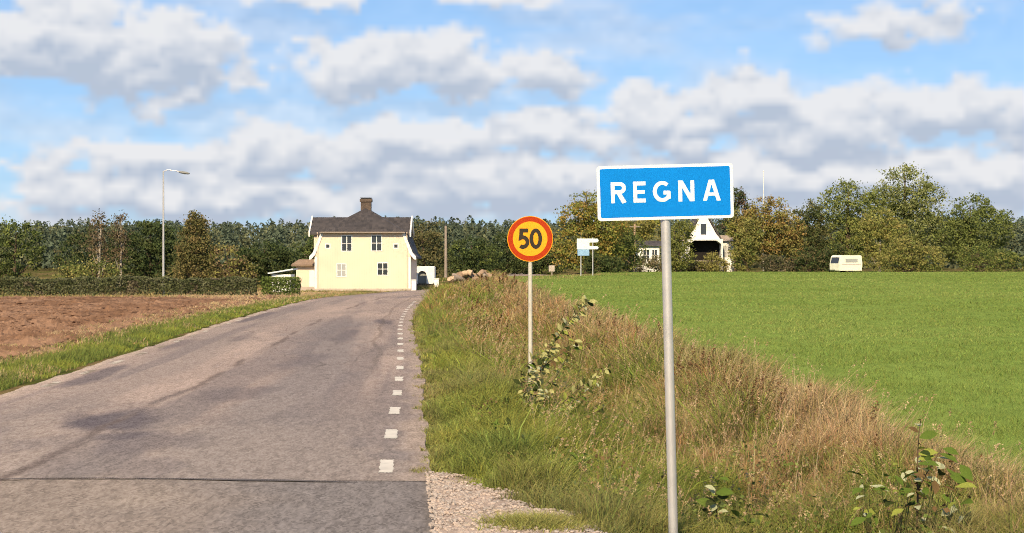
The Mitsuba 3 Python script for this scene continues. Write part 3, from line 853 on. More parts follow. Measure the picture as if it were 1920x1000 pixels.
DX0, DX1 = -16.92, -7.98 - .62
DX1 = -8.62 + .02
add(t + '__wing_roof', along_x(Polygon(cw).buffer(0), DX0, -7.95 - .62), 'roof_tiles')
add(t + '__wing_wall', along_x([(DY0 + .3, GZ), (DY1 - .3, GZ), (DY1 - .3, 4.34), (DYM, 5.54), (DY0 + .3, 4.34)], DX0 + .3, -8.87), 'yellow_paint')
for x0 in (DX0 - .12, -8.57):
    add(t + '__barge_board', along_x(Polygon([(DY0 - .05, 4.42), (DYM, 5.84), (DY1 + .05, 4.42), (DY1 + .05, 4.02), (DYM, 5.36), (DY0 - .05, 4.02)]).buffer(0), x0, x0 + .12), 'white_paint')
for xc_, z0, z1, w, g in ((-13.55, 2.82, 4.04, .76, 'window_glass'), (-11.10, 2.84, 4.06, .76, 'window_glass')):
    window(t, xc_ - w / 2, xc_ + w / 2, z0, z1, FY, g, True, 2)
for xc_, z0, z1, w, g in ((-13.98, .75, 1.72, .68, 'curtained_glass'), (-10.60, .85, 1.80, .78, 'window_glass')):
    window(t, xc_ - w / 2, xc_ + w / 2, z0, z1, FY, g, True, 2)
for xc_ in (-15.1, -9.52):
    a = add(t + '__attic_window', cat([box(xc_ - .22, xc_ + .22, FY - .03, FY + .02, 2.98, 3.42)]), 'white_paint')
    add(a + '__pane', box(xc_ - .14, xc_ + .14, FY - .036, FY - .031, 3.06, 3.34), 'window_glass')
add(roof + '__gutter', box(ex0 - .02, ex1 + .02, FY - .46, FY - .36, ez - .13, ez - .03), 'grey_wood')
for x0 in (FX0 + .22, FX1 - .30):
    add(t + '__downpipe', tube([(x0, FY - .06, -.3), (x0, FY - .06, 4.1), (x0 + .02, FY - .38, 4.28)], .045, 8), 'yellow_paint', smooth=40)
# low annexe on the left of the house
t = thing('annexe', 'low pale yellow annexe with a brown eave left of the yellow house', 'annexe')
add(t + '__wall', box(-17.85, -16.2, 151.2, 156, -.7, 1.55), 'yellow_paint')
add(t + '__plinth', box(-17.88, -16.19, 151.17, 156, -.7, -.15), 'plinth')
add(t + '__roof', along_x([(150.8, 1.55), (156.3, 2.0), (156.3, 2.14), (150.8, 1.70)], -18.2, -16.19), 'brown_wood')
add(t + '__door', box(-16.75, -16.32, 151.14, 151.19, -.15, 1.2), 'white_paint')
# low white shed behind the hedge
t = thing('shed', 'low white sloping shed roof peeping over the hedge beside the yellow house', 'shed')
add(t + '__wall', box(-18.2, -16.75, 138.5, 141, -.6, .95), 'white_paint')
add(t + '__roof', prism([(-18.45, .98), (-16.55, 1.30), (-16.55, 1.40), (-18.45, 1.08)], 138.2, 141.3), 'sign_white')
t = thing('outbuilding', 'small dusty pink roofed outbuilding far behind the annexe', 'outbuilding')
add(t + '__wall', box(-19.4, -17.2, 172, 176, -.4, 2.0), 'pink_roof')
add(t + '__roof', along_x([(171.6, 2.0), (174, 3.1), (176.4, 2.0)], -19.7, -16.9), 'pink_roof')
# white trailer beyond the house
t = thing('box_trailer', 'white rounded box trailer with a grey opening parked right of the yellow house', 'trailer')
tb = sbox(-8.72, -.05, -7.0, 1.55).buffer(-.22).buffer(.22, 6)
add(t + '__body', plate(tb.difference(sbox(-8.5, -.1, -7.72, .72).union(Point(-8.1, .72).buffer(.39, 10))), 165, 168), 'white_paint', smooth=30)
add(t + '__opening', box(-8.6, -7.6, 165.35, 165.4, 0, 1.3), 'grey_plastic')
add(t + '__chassis', box(-8.6, -7.1, 165.1, 167.9, -.2, -.05), 'sooty_metal')
for xx in (-8.62, -7.28):
    w = trimesh.creation.cylinder(.27, .18, sections=20); w.apply_transform(trimesh.transformations.rotation_matrix(math.pi / 2, [0, 1, 0])); w.apply_translation([xx + .09, 166.5, -.12])
    add(t + '__wheel', w, 'tyre_rubber', smooth=40)
for i, (xx, yy, hh) in enumerate(((-6.03, 146.0, .62), (-8.0, 149.0, .50))):
    t = thing('gate_post', ('short white post at the road bend in front of the dark trees', 'short white post at the right corner of the yellow house')[i], 'post')
    zz = -.45
    add(t + '__shaft', box(xx - .19, xx + .19, yy, yy + .38, zz, zz + hh + .35, .02), 'white_paint')
    add(t + '__cap', box(xx - .22, xx + .22, yy - .03, yy + .41, zz + hh + .35, zz + hh + .41, .02), 'white_paint')
# utility pole in front of the forest
t = thing('utility_pole', 'grey wooden utility pole in front of the dark trees right of the yellow house', 'pole')
add(t + '__shaft', tube([(-6.7, 185, -.3), (-6.7, 185, 5.6)], [.17, .12], 10), 'grey_wood', smooth=40)
add(t + '__cap', tube([(-6.7, 185, 5.6), (-6.7, 185, 5.75)], [.15, .03], 10), 'sooty_metal')
t = thing('utility_pole', 'pale wooden utility pole below the left part of the blue sign', 'pole')
add(t + '__shaft', tube([(14.8, 222, .3), (14.9, 222, 6.6)], [.15, .12], 10), 'log_wood', smooth=40)
add(t + '__crossarm', box(14.3, 15.5, 221.95, 222.05, 6.2, 6.32), 'grey_wood')
t = thing('flagpole', 'thin white flagpole rising above the autumn trees', 'flagpole')
add(t + '__shaft', tube([(34.5, 251, .5), (34.5, 251, 14.4)], [.085, .05], 8), 'white_paint', smooth=40)
kn = trimesh.creation.icosphere(1, .1); kn.apply_translation([34.5, 251, 14.45])
add(t + '__knob', kn, 'white_paint', smooth=True)
# white villa among the trees
t = thing('white_villa', 'white house with a steep gable and dark veranda half hidden under the blue sign', 'house')
add(t + '__wall', box(22.4, 28.7, 236.5, 243, .2, 4.75), 'white_paint')
add(t + '__gable', prism([(22.5, 4.95), (26.9, 4.95), (26.35, 5.6), (24.72, 8.6), (23.05, 5.6)], 236.0, 242), 'white_paint')
add(t + '__roof_slope', prism(Polygon([(22.3, 4.9), (24.7, 9.0), (24.7, 8.72), (22.55, 4.95)]).buffer(0), 235.8, 243), 'roof_tiles')
add(t + '__roof_slope', prism(Polygon([(27.1, 4.9), (24.7, 9.0), (24.7, 8.72), (26.85, 4.95)]).buffer(0), 235.8, 243), 'roof_tiles')
add(t + '__main_roof', along_x([(236.1, 4.7), (239.7, 5.5), (243.4, 4.7)], 22.0, 29.0), 'grey_wood')
window(t, 24.35, 25.05, 5.5, 6.9, 236.0, 'window_glass', False)
ver = Polygon([(22.75, .6), (22.75, 4.3), (23.3, 4.75), (26.2, 4.75), (26.8, 4.3), (26.8, .6)])
add(t + '__veranda', plate(sbox(22.45, .5, 27.0, 4.94).difference(ver), 234.2, 236.2), 'white_paint')
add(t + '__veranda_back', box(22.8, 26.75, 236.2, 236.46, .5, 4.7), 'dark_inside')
add(t + '__railing', cat([box(23.4, 26.6, 234.0, 234.08, 2.05, 2.2), box(23.4, 26.6, 234.0, 234.08, .95, 1.1)] + [box(x, x + .12, 234.02, 234.07, 1.1, 2.05) for x in np.arange(23.4, 26.5, .2)]), 'grey_wood')
window(t, 27.3, 28.3, 2.6, 4.1, 236.5, 'curtained_glass')
t = thing('white_cottage', 'white cottage glimpsed between bushes left of the blue sign pole', 'cottage')
add(t + '__wall', box(15.9, 18.6, 231, 236, .3, 4.1), 'white_paint')
add(t + '__roof', along_x([(230.6, 4.0), (233.5, 4.7), (236.4, 4.0)], 15.5, 19.0), 'roof_tiles')
window(t, 16.6, 17.3, 2.2, 3.5, 231)
window(t, 17.7, 18.3, 2.2, 3.5, 231)

# caravan at the edge of the field
t = thing('caravan', 'white touring caravan with a dark front window parked by the trees', 'caravan')
cm = rolled(39.55, 216.6, .62, 0, 24)
side = Polygon([(-1.6, .32), (1.55, .32), (1.6, 1.2), (1.5, 2.05), (1.35, 2.15), (-1.2, 2.15), (-1.42, 2.0), (-1.62, 1.15)]).buffer(-.06).buffer(.06, 4)
add(t + '__body', place(prism(side, -1.0, 1.0), cm), 'cream_body', smooth=30)
add(t + '__side_window', place(box(-.75, .95, -1.012, -1.002, 1.28, 1.72), cm), 'curtained_glass')
add(t + '__stripe', place(box(-1.3, 1.4, -1.009, -1.003, .98, 1.12), cm), 'caravan_stripe')
fw = box(-.012, .012, -.78, .78, -.36, .36, .0)
add(t + '__front_window', place(fw, cm @ rolled(-1.555, 0, 1.55, 14)), 'window_glass')
for yy in (-.86, .86):
    w = trimesh.creation.cylinder(.31, .18, sections=20); w.apply_transform(trimesh.transformations.rotation_matrix(math.pi / 2, [1, 0, 0])); w.apply_translation([.1, yy, .28])
    add(t + '__wheel', place(w, cm), 'tyre_rubber', smooth=40)
add(t + '__drawbar', place(box(-2.5, -1.5, -.05, .05, .36, .44), cm), 'sooty_metal')
t = thing('letter_box', 'small grey box on a post behind the speed sign', 'letter box')
add(t + '__post', box(3.22, 3.32, 150, 150.1, .3, 1.1), 'grey_wood')
add(t + '__box', box(3.02, 3.50, 149.9, 150.25, 1.1, 1.62, .03), 'plinth')
for i, (xx, hh) in enumerate(((26.15, .55), (27.0, .62))):
    t = thing('garden_urn', ('pale low garden urn at the field edge below the veranda', 'taller pale garden urn right of the veranda railing')[i], 'urn')
    z0 = .75 + (.55 if i else 0)
    pr = np.array([(0, 0), (.22, 0), (.2, .06), (.1, .14), (.22, .34), (.31, hh), (.26, hh), (0, hh - .06)])
    u = trimesh.creation.revolve(pr, sections=14); u.apply_translation([xx, 232.2, z0 - .05])
    add(t + '__bowl', u, 'white_paint', smooth=40)
    add(t + '__foot', box(xx - .24, xx + .24, 231.96, 232.44, .55, z0 - .045), 'plinth')

# heap of logs and stumps on top of the mound
t = thing('log_heap', 'heap of weathered logs and stumps on the grassy mound', 'log heap')
r = np.random.default_rng(31)
for i in range(34):
    a = r.uniform(0, math.pi)
    L, rad = r.uniform(.4, 1.0), r.uniform(.08, .17)
    tt = r.uniform(-1, 1)
    c = np.array([-1.95 + 1.38 * tt, 100 + r.uniform(-.7, .7), .80 + .46 * (1 - abs(tt + .25) ** 1.5 * .6) * r.uniform(.1, 1.0)])
    dvec = np.array([math.cos(a), .9 * math.sin(a), r.uniform(-.35, .35)]) * L / 2
    k = np.linspace(-1, 1, 6)[:, None]
    lg = tube(c + k * dvec + np.array([0, 0, r.uniform(-.12, .12)]) * (1 - k ** 2) + r.normal(0, .02, (6, 3)), rad * np.array([1.15, 1.02, .97, .95, .9, .8]), 9)
    add(t + '__log', lg, ('log_wood', 'grey_wood', 'log_end')[i % 3], smooth=40)


# ------------------------------------------------------------------ trees
def crown(blobs, n, leaf, cols, rng, clump=.55, per=34, inner=.35, hole=0.):
    """Leaf cards in clumps that sit on and in a few ellipsoids (cx, cy, cz, rx, ry, rz)."""
    vol = np.array([(b[3] * b[4] * b[5]) ** (2 / 3) for b in blobs])
    ncl = max(6, n // per)
    which = rng.choice(len(blobs), ncl, p=vol / vol.sum())
    B = np.array(blobs)[which]
    u = rng.standard_normal((ncl, 3)); u /= np.linalg.norm(u, axis=1, keepdims=True)
    rad = np.where(rng.random(ncl) < inner, rng.random(ncl) ** .5, 1 - .18 * rng.random(ncl) ** 1.5)
    C = B[:, :3] + u * rad[:, None] * B[:, 3:]
    cs = clump * rng.uniform(.6, 1.35, ncl)
    P = (C[:, None] + rng.standard_normal((ncl, per, 3)) * cs[:, None, None] * np.array([.62, .62, .42])).reshape(-1, 3)
    cc = np.array(cols)
    ct = cc[rng.choice(len(cc), ncl)] * rng.uniform(.8, 1.25, (ncl, 1))
    c = np.repeat(ct, per, 0)
    sw = rng.random(len(c)) < .25
    c[sw] = cc[rng.choice(len(cc), sw.sum())]
    c = c * rng.uniform(.75, 1.3, (len(c), 1)) * 1.9
    v, f = cards(P, leaf * rng.uniform(.6, 1.4, len(P)), rng)
    return v, f, np.repeat(np.clip(c, .005, .8), 4, 0), C


def tree(name, label, category, x, y, blobs, n, leaf, cols, seed, trunk_r=.16, bark=(.10, .075, .055), group=None, clump=.55, limbs=7, stems=1, z0=None, **kw):
    rng = np.random.default_rng(seed)
    t = thing(name, label, category, group)
    blobs = [(x + b[0], y + b[1], *b[2:]) for b in blobs]
    v, f, c, C = crown(blobs, n, leaf, cols, rng, clump, **kw)
    zb = (float(ground(x, y)) if z0 is None else z0) - .15
    top = max(b[2] + b[5] * .55 for b in blobs)
    parts = []
    for sidx in range(stems):
        ox = rng.normal(0, .25) * (stems > 1)
        zz = np.linspace(0, 1, 7)
        pts = np.stack([x + ox + rng.normal(0, .05, 7).cumsum() * zz, y + rng.normal(0, .05, 7).cumsum(), zb + (top - zb) * zz], 1)
        parts.append(tube(pts, trunk_r * (1.15 - .95 * zz), 7))
        for q in C[rng.choice(len(C), min(limbs, len(C)), replace=False)]:
            k = np.clip((q[2] - zb) / (top - zb) - rng.uniform(.15, .35), .12, .9)
            st = np.array([np.interp(k, zz, pts[:, j]) for j in range(3)])
            md = (st + q) / 2 + [0, 0, -.12 * np.linalg.norm(q - st)]
            parts.append(tube([st, md, q], trunk_r * (1.15 - .95 * k) * np.array([.55, .38, .12]), 5))
    m = cat(parts)
    add(t + '__trunk', m, 'bark_color', smooth=True, color=np.repeat(np.array([bark]), len(m.vertices), 0) * rng.uniform(.75, 1.25, (len(m.vertices), 1)))
    k = add(t + '__crown', (v, f), 'foliage', color=c, kind='stuff')
    return t


DKGREEN = [(.028, .042, .018), (.038, .052, .020), (.045, .056, .022)]
MIDGREEN = [(.075, .095, .028), (.092, .108, .033), (.062, .08, .027)]
OLV = [(.13, .125, .042), (.105, .108, .036), (.145, .13, .046)]
AUT = [(.15, .135, .034), (.105, .118, .03), (.165, .115, .034), (.09, .105, .028)]
ORG = [(.15, .105, .04), (.14, .12, .04), (.125, .12, .04), (.16, .108, .042)]
GYE = [(.13, .14, .042), (.10, .115, .034), (.15, .15, .048)]
SIL = [(.135, .15, .062), (.10, .118, .042), (.085, .102, .036), (.15, .16, .075)]
BRN = [(.085, .062, .038), (.10, .075, .045), (.07, .065, .035)]
GND = -.4
# left side
for i, (xx, hh) in enumerate(((-33.9, 6.0), (-32.3, 6.3))):
    tree('birch_tree', ('thin sparse birch with a pale trunk at the far left above the hedge', 'taller slender birch with a pale trunk just right of another birch')[i], 'birch', xx, 150 + i,
         [(0, 0, 4.7, .55, .7, 1.3), (.1, 0, 2.9, .7, .8, 1.6), (-.2, 0, 3.7, .8, .7, 1.0)], 1500, .16, BRN + [(.06, .055, .04)], 60 + i, .12, (.36, .32, .26), clump=.38, limbs=16, z0=GND)
tree('shrub', 'yellowish green shrub at the foot of the pale birches', 'shrub', -32.6, 143, [(0, 0, .9, 1.7, 1.2, 1.2), (-1.8, 0, .8, 1.2, 1, 1.0)], 2600, .17, OLV + MIDGREEN, 62, .06, z0=GND, stems=3)
tree('dark_tree', 'dense dark green round tree left of the street lamp', 'tree', -32.6, 165, [(0, 0, 3.3, 2.1, 2, 2.4), (.7, 0, 4.1, 1.4, 1.5, 1.6), (-1.0, 0, 2.2, 1.5, 1.5, 1.8), (1.2, 0, 1.8, 1.4, 1.4, 1.8)], 8000, .2, DKGREEN, 63, .2, z0=GND, clump=.4)
tree('dark_tree', 'small dark tree right behind the street lamp', 'tree', -30.6, 172, [(0, 0, 3.2, 1.5, 1.5, 2.0), (.6, 0, 2.0, 1.6, 1.4, 1.8)], 4500, .2, DKGREEN, 64, .16, z0=GND, clump=.4)
tree('poplar_tree', 'pointed olive brown poplar right of the street lamp', 'poplar', -25.9, 150, [(0, 0, 5.0, .6, .7, 1.2), (0, 0, 4.3, 1.0, 1, 1.5), (-.2, 0, 3.0, 1.4, 1.2, 1.8), (.4, 0, 2.0, 1.6, 1.4, 1.9), (-.5, 0, 1.2, 1.5, 1.3, 1.4)], 9500, .17, [(.10, .088, .036), (.075, .075, .03), (.12, .095, .045), (.06, .062, .026)], 65, .15, z0=GND, clump=.36)
tree('shrub', 'brownish shrub at the right foot of the pointed poplar', 'shrub', -23.4, 150, [(0, 0, 1.6, 1.6, 1.3, 1.7), (1.2, 0, 1.0, 1.1, 1, 1.2)], 3600, .17, OLV + BRN, 66, .07, z0=GND, stems=3, clump=.36)
tree('dark_tree', 'broad low dark tree between the poplar and the yellow house', 'tree', -22.6, 166, [(0, 0, 2.0, 2.4, 2, 1.8), (-1.4, 0, 1.6, 1.8, 1.5, 1.6), (1.8, 0, 1.8, 1.8, 1.5, 1.5)], 7500, .2, DKGREEN, 67, .2, z0=GND, clump=.4)
tree('dark_tree', 'dark tree against the left wall of the yellow house', 'tree', -18.4, 170, [(0, 0, 2.4, 2.0, 2, 2.1), (-1.2, 0, 1.6, 1.8, 1.5, 1.6), (1.2, 0, 2.0, 1.8, 1.5, 1.7)], 6000, .2, DKGREEN + MIDGREEN[:1], 68, .2, z0=GND, clump=.4)
tree('dark_tree', 'dark tree at the extreme left edge behind the birches', 'tree', -37.5, 168, [(0, 0, 3.0, 2.4, 2, 2.5), (-2.2, 0, 2.4, 2.2, 2, 2.2), (2.2, 0, 2.2, 2, 2, 2.0)], 7000, .2, DKGREEN + BRN[2:], 69, .2, z0=GND, clump=.42)
tree('dark_tree', 'mid green tree at the extreme left beyond the hedge end', 'tree', -43.5, 160, [(0, 0, 3.0, 2.6, 2, 2.7), (-2.2, 0, 2.4, 2.2, 2, 2.2)], 5000, .22, MIDGREEN + DKGREEN, 70, .2, z0=GND, clump=.42)
# right of the yellow house
tree('olive_tree', 'olive brown leafy tree just right of the yellow house', 'tree', -9.1, 190, [(0, 0, 4.3, 1.7, 1.6, 1.9), (.8, 0, 3.0, 1.7, 1.6, 2.0), (-.9, 0, 2.6, 1.6, 1.5, 2.0), (.6, 0, 1.4, 1.9, 1.5, 1.6)], 7000, .19, [(.066, .066, .03), (.085, .075, .035), (.05, .054, .024)], 71, .2, z0=.1, clump=.42)
tree('dark_tree', 'dark tree between the utility pole and the speed sign', 'tree', -5.0, 214, [(0, 0, 2.6, 2.4, 2, 2.4), (1.8, 0, 2.2, 2, 2, 2.0), (-1.4, 0, 1.8, 2, 2, 1.8)], 7000, .22, DKGREEN + MIDGREEN[:1], 72, .2, z0=.4, clump=.46)
tree('dark_tree', 'dark green tree behind the speed sign pole', 'tree', -.6, 226, [(0, 0, 3.0, 2.4, 2, 2.7), (1.9, 0, 2.2, 2, 2, 2.0), (-1.4, 0, 1.8, 2, 2, 1.8)], 7000, .22, DKGREEN, 73, .2, z0=.5, clump=.46)
tree('dark_tree', 'deep green tree right behind the round speed sign', 'tree', 3.6, 232, [(0, 0, 3.4, 2.0, 2, 3.0), (1.2, 0, 2.2, 2, 2, 2.0), (-1.4, 0, 1.8, 2, 2, 1.8)], 6500, .22, DKGREEN + MIDGREEN[:1], 74, .2, z0=.5, clump=.46)
# trees of the right-hand village
tree('autumn_tree', 'tall yellowing tree left behind the blue sign', 'tree', 8.6, 210, [(.5, 0, 8.3, 2.3, 2.2, 2.4), (-.9, 0, 6.6, 2.5, 2.2, 2.3), (1.9, 0, 6.2, 2.4, 2.2, 2.6), (-.6, 0, 4.0, 3.0, 2.4, 2.4), (1.8, 0, 3.2, 2.6, 2.2, 2.2), (-2.0, 0, 2.6, 1.8, 1.6, 1.8)], 15000, .23, AUT, 80, .3, z0=.6, clump=.55)
tree('autumn_tree', 'dark green lower tree right of the direction boards', 'tree', 12.6, 216, [(0, 0, 4.4, 2.2, 2, 2.0), (1.2, 0, 3.0, 2.2, 2, 2.0), (-1.2, 0, 2.4, 2.0, 2, 1.7)], 7500, .22, MIDGREEN + DKGREEN[1:] + [(.09, .09, .026)], 81, .22, z0=.6, clump=.5)
tree('shrub', 'almost black bush at the field edge beside the direction boards', 'shrub', 9.6, 205, [(0, 0, 1.7, 1.5, 1.2, 1.2), (1.5, 0, 1.5, 1.2, 1.2, 1.1)], 3600, .2, DKGREEN, 82, .08, z0=.5, stems=3, clump=.4)
tree('olive_tree', 'olive tree above the white cottage behind the blue sign', 'tree', 16.2, 240, [(0, 0, 6.6, 2.4, 2, 2.4), (1.8, 0, 5.8, 2.2, 2, 2.2), (-1.6, 0, 5.6, 2.2, 2, 2.2)], 7000, .24, OLV + AUT[:2], 83, .25, z0=.6, clump=.55)
tree('olive_tree', 'light olive bush just right of the blue sign pole', 'bush', 20.4, 226, [(0, 0, 4.6, 1.5, 1.5, 1.6), (.4, 0, 3.0, 1.6, 1.5, 1.7), (-.8, 0, 1.9, 1.5, 1.3, 1.3), (.9, 0, 6.0, 1.2, 1.2, 1.2)], 6000, .21, [(.125, .13, .04), (.10, .11, .034), (.08, .09, .028)], 84, .14, z0=.6, clump=.45, stems=2)
tree('shrub', 'greyish bush in front of the white cottage', 'shrub', 15.6, 223, [(0, 0, 1.5, 1.4, 1.1, .9), (2.2, 0, 1.6, 1.3, 1.1, 1.0)], 3000, .19, [(.10, .095, .055), (.085, .09, .045), (.12, .10, .06)], 85, .06, z0=.6, stems=3, clump=.36)
tree('shrub', 'brown green bush in front of the white veranda', 'shrub', 22.9, 231, [(0, 0, 1.5, 1.3, 1.1, 1.0), (-1.5, 0, 1.2, 1.0, 1, .8)], 2600, .2, OLV + BRN[:1], 86, .06, z0=.6, stems=3, clump=.36)
tree('dark_tree', 'narrow dark treetop right of the blue sign', 'tree', 32.0, 262, [(0, 0, 11.2, 1.4, 1.4, 1.5), (.3, 0, 8.6, 2.0, 2, 2.4), (-.6, 0, 6.0, 2.4, 2, 2.6)], 5500, .25, DKGREEN + [(.09, .06, .045)], 87, .28, z0=.6, clump=.55)
tree('autumn_tree', 'orange brown autumn tree right of the blue sign', 'tree', 32.6, 232, [(0, 0, 8.2, 2.5, 2.2, 2.1), (-2.0, 0, 6.4, 2.3, 2, 2.2), (2.2, 0, 6.2, 2.3, 2, 2.2), (.2, 0, 5.2, 3.2, 2.4, 2.3), (-1.4, 0, 3.6, 2.6, 2, 1.9), (2.1, 0, 3.6, 2.4, 2, 1.8)], 15000, .24, ORG + [(.105, .105, .03)], 88, .3, (.10, .08, .06), z0=.6, clump=.5, limbs=12)
tree('shrub', 'dark bush with bare stems under the orange brown tree', 'shrub', 32.0, 226, [(0, 0, 1.7, 1.9, 1.3, 1.1), (2.4, 0, 1.6, 1.5, 1.2, 1.0)], 3000, .2, [(.06, .055, .035), (.09, .075, .045), (.045, .05, .025)], 89, .08, (.3, .25, .2), z0=.6, stems=4, clump=.4)
tree('shrub', 'low olive bush growing over the veranda railing', 'bush', 25.2, 231.5, [(0, 0, 1.9, 1.3, 1, 1.3), (1.0, 0, 1.4, 1, .9, .9)], 2600, .2, OLV, 99, .06, z0=.6, stems=3, clump=.36)
tree('olive_tree', 'leafy olive tree hiding the right wall of the white house', 'tree', 28.6, 233, [(.3, 0, 3.6, 1.0, 1, 2.0), (0, 0, 6.6, 1.3, 1.2, 1.8), (.6, 0, 5.0, 1.2, 1, 1.6)], 4200, .2, OLV + AUT[:2], 100, .12, z0=.6, clump=.42)
tree('olive_tree', 'mottled brown tree between the veranda and the orange brown tree', 'tree', 29.6, 230, [(0, 0, 4.2, 1.6, 1.4, 2.0), (-.4, 0, 2.4, 1.5, 1.3, 1.6), (.6, 0, 6.0, 1.2, 1.2, 1.4)], 5500, .22, OLV + ORG[2:3] + MIDGREEN[:1], 90, .15, z0=.6, clump=.45)
tree('dark_tree', 'dark green tree left of the tallest green trees', 'tree', 38.8, 240, [(0, 0, 7.6, 2.0, 2, 2.3), (.4, 0, 5.4, 2.3, 2, 2.4), (-.6, 0, 3.2, 2.3, 2, 2.2)], 9000, .23, [(.052, .062, .024), (.042, .054, .022), (.075, .072, .03)], 91, .25, z0=.6, clump=.5)
tree('green_tree', 'broad olive green tree behind the caravan', 'tree', 45.0, 246, [(0, 0, 9.8, 3.2, 2.6, 3.0), (-2.4, 0, 8.6, 2.4, 2.2, 2.5), (2.4, 0, 8.8, 2.6, 2.2, 2.8), (-1.2, 0, 6.0, 3.2, 2.4, 2.6), (2.0, 0, 5.6, 3.0, 2.4, 2.4), (0, 0, 3.2, 3.4, 2.4, 2.0), (-2, 0, 2.2, 2.4, 2, 1.6)], 16000, .25, MIDGREEN + GYE[:2], 92, .35, z0=.6, clump=.62)
tree('green_tree', 'tallest rounded grey green tree at the right', 'tree', 53.6, 250, [(0, 0, 11.8, 3.4, 3, 3.3), (-2.6, 0, 9.6, 3.0, 2.6, 3.0), (2.8, 0, 9.8, 3.0, 2.6, 3.2), (.4, 0, 7.2, 3.8, 3, 3.2), (3.8, 0, 6.0, 2.6, 2.4, 3.0), (-2.4, 0, 5.4, 3, 2.4, 2.8)], 20000, .27, SIL + GYE[1:2], 93, .42, z0=.6, clump=.66, limbs=14)
tree('birch_tree', 'drooping yellow green birch in front of the tallest trees', 'birch', 46.6, 232, [(0, 0, 7.0, 2.2, 1.8, 1.7), (-1.6, 0, 5.8, 1.8, 1.5, 1.6), (1.7, 0, 5.6, 2.0, 1.5, 1.8), (.4, 0, 4.2, 2.4, 1.6, 1.8), (-.4, 0, 2.6, 1.9, 1.4, 1.5)], 12000, .2, [(.15, .15, .045), (.12, .13, .04), (.16, .14, .05), (.10, .11, .034)], 94, .2, (.35, .32, .26), z0=.6, clump=.42)
tree('shrub', 'wide olive shrub right of the caravan', 'shrub', 48.2, 222, [(0, 0, 2.6, 2.6, 1.8, 2.1), (2.2, 0, 2.2, 2.2, 1.6, 1.7), (-2.0, 0, 1.9, 1.8, 1.4, 1.4), (-.4, 0, 4.0, 1.8, 1.5, 1.3)], 9000, .2, OLV + MIDGREEN[1:2] + ORG[2:3], 95, .12, z0=.6, stems=4, clump=.42)
tree('shrub', 'dark bush behind the left side of the caravan', 'shrub', 36.4, 224, [(0, 0, 2.2, 1.7, 1.4, 1.6), (1.8, 0, 2.0, 1.5, 1.3, 1.4), (3.4, 1, 2.4, 1.5, 1.3, 1.7)], 6000, .2, DKGREEN + [(.07, .06, .03)], 96, .1, z0=.6, stems=3, clump=.42)
tree('green_tree', 'mid green tree at the extreme right beyond the tallest tree', 'tree', 62.0, 247, [(0, 0, 8.0, 3.4, 3, 3.0), (2.4, 0, 6.4, 3.2, 3, 3.0), (-2.2, 0, 5.4, 3, 2.6, 2.8), (0, 0, 3.4, 3.6, 2.6, 2.2)], 13000, .27, MIDGREEN + SIL[2:3], 97, .36, z0=.6, clump=.62)
tree('shrub', 'dark low shrub at the extreme right field edge', 'shrub', 57.5, 226, [(0, 0, 2.2, 2.4, 1.8, 1.8), (2.6, 0, 2.0, 2.2, 1.6, 1.5), (5.4, 0, 2.0, 2.2, 1.6, 1.5)], 6000, .2, MIDGREEN + OLV[:1], 98, .1, z0=.6, stems=4, clump=.42)

# far spruce forest with some birch and pine in it: one mass
r = np.random.default_rng(40)
vf, cl = [], []
for i in range(1300):
    y = r.uniform(330, 600)
    x = r.uniform(-.31, .33) * y
    ang = x / y
    H = 1.75 + y * (.0222 + .0050 * (meshkit.noise(np.array([ang * 26, y * .003, 0.])) - .3) + r.normal(0, .0009)) * (1 - .16 * (y < 430)) * np.interp(ang, [-.14, -.08, .0, .05, .1], [.97, 1.02, 1.0, 1.07, 1.12])
    zb = .6
    Hh = H - zb
    leafy = r.random() < .35
    rad = np.clip(Hh * .30, 2.0, 4.4) * r.uniform(.8, 1.2)
    n = 200
    tt = r.random(n) ** .8
    a = r.uniform(0, 2 * np.pi, n)
    prof = np.sin(np.pi * np.clip(.12 + .88 * tt, 0, 1)) ** .6 if leafy else (1 - tt) ** .6 * (1 + .25 * np.sin(tt * 40 + i))
    rr = rad * prof * r.uniform(.45, 1.05, n)
    P = np.stack([x + rr * np.cos(a), y + rr * np.sin(a), zb + .4 + (Hh * (.93 if leafy else 1) - .4) * tt], 1)
    v, f = cards(P, (1.0 - .45 * tt) * r.uniform(.7, 1.3, n), r)
    vf.append((v, f))
    base = np.array([.15, .165, .092]) if leafy else np.array([.092, .12, .082])
    cl.append(np.repeat(base * r.uniform(.75, 1.35) * r.uniform(.7, 1.35, (n, 1)), 4, 0))
v, f = merge(vf)
add('spruce_forest', (v, f), 'foliage', label='distant dark spruce forest along the skyline', cat='forest', kind='stuff', color=np.clip(np.vstack(cl), .004, .5))

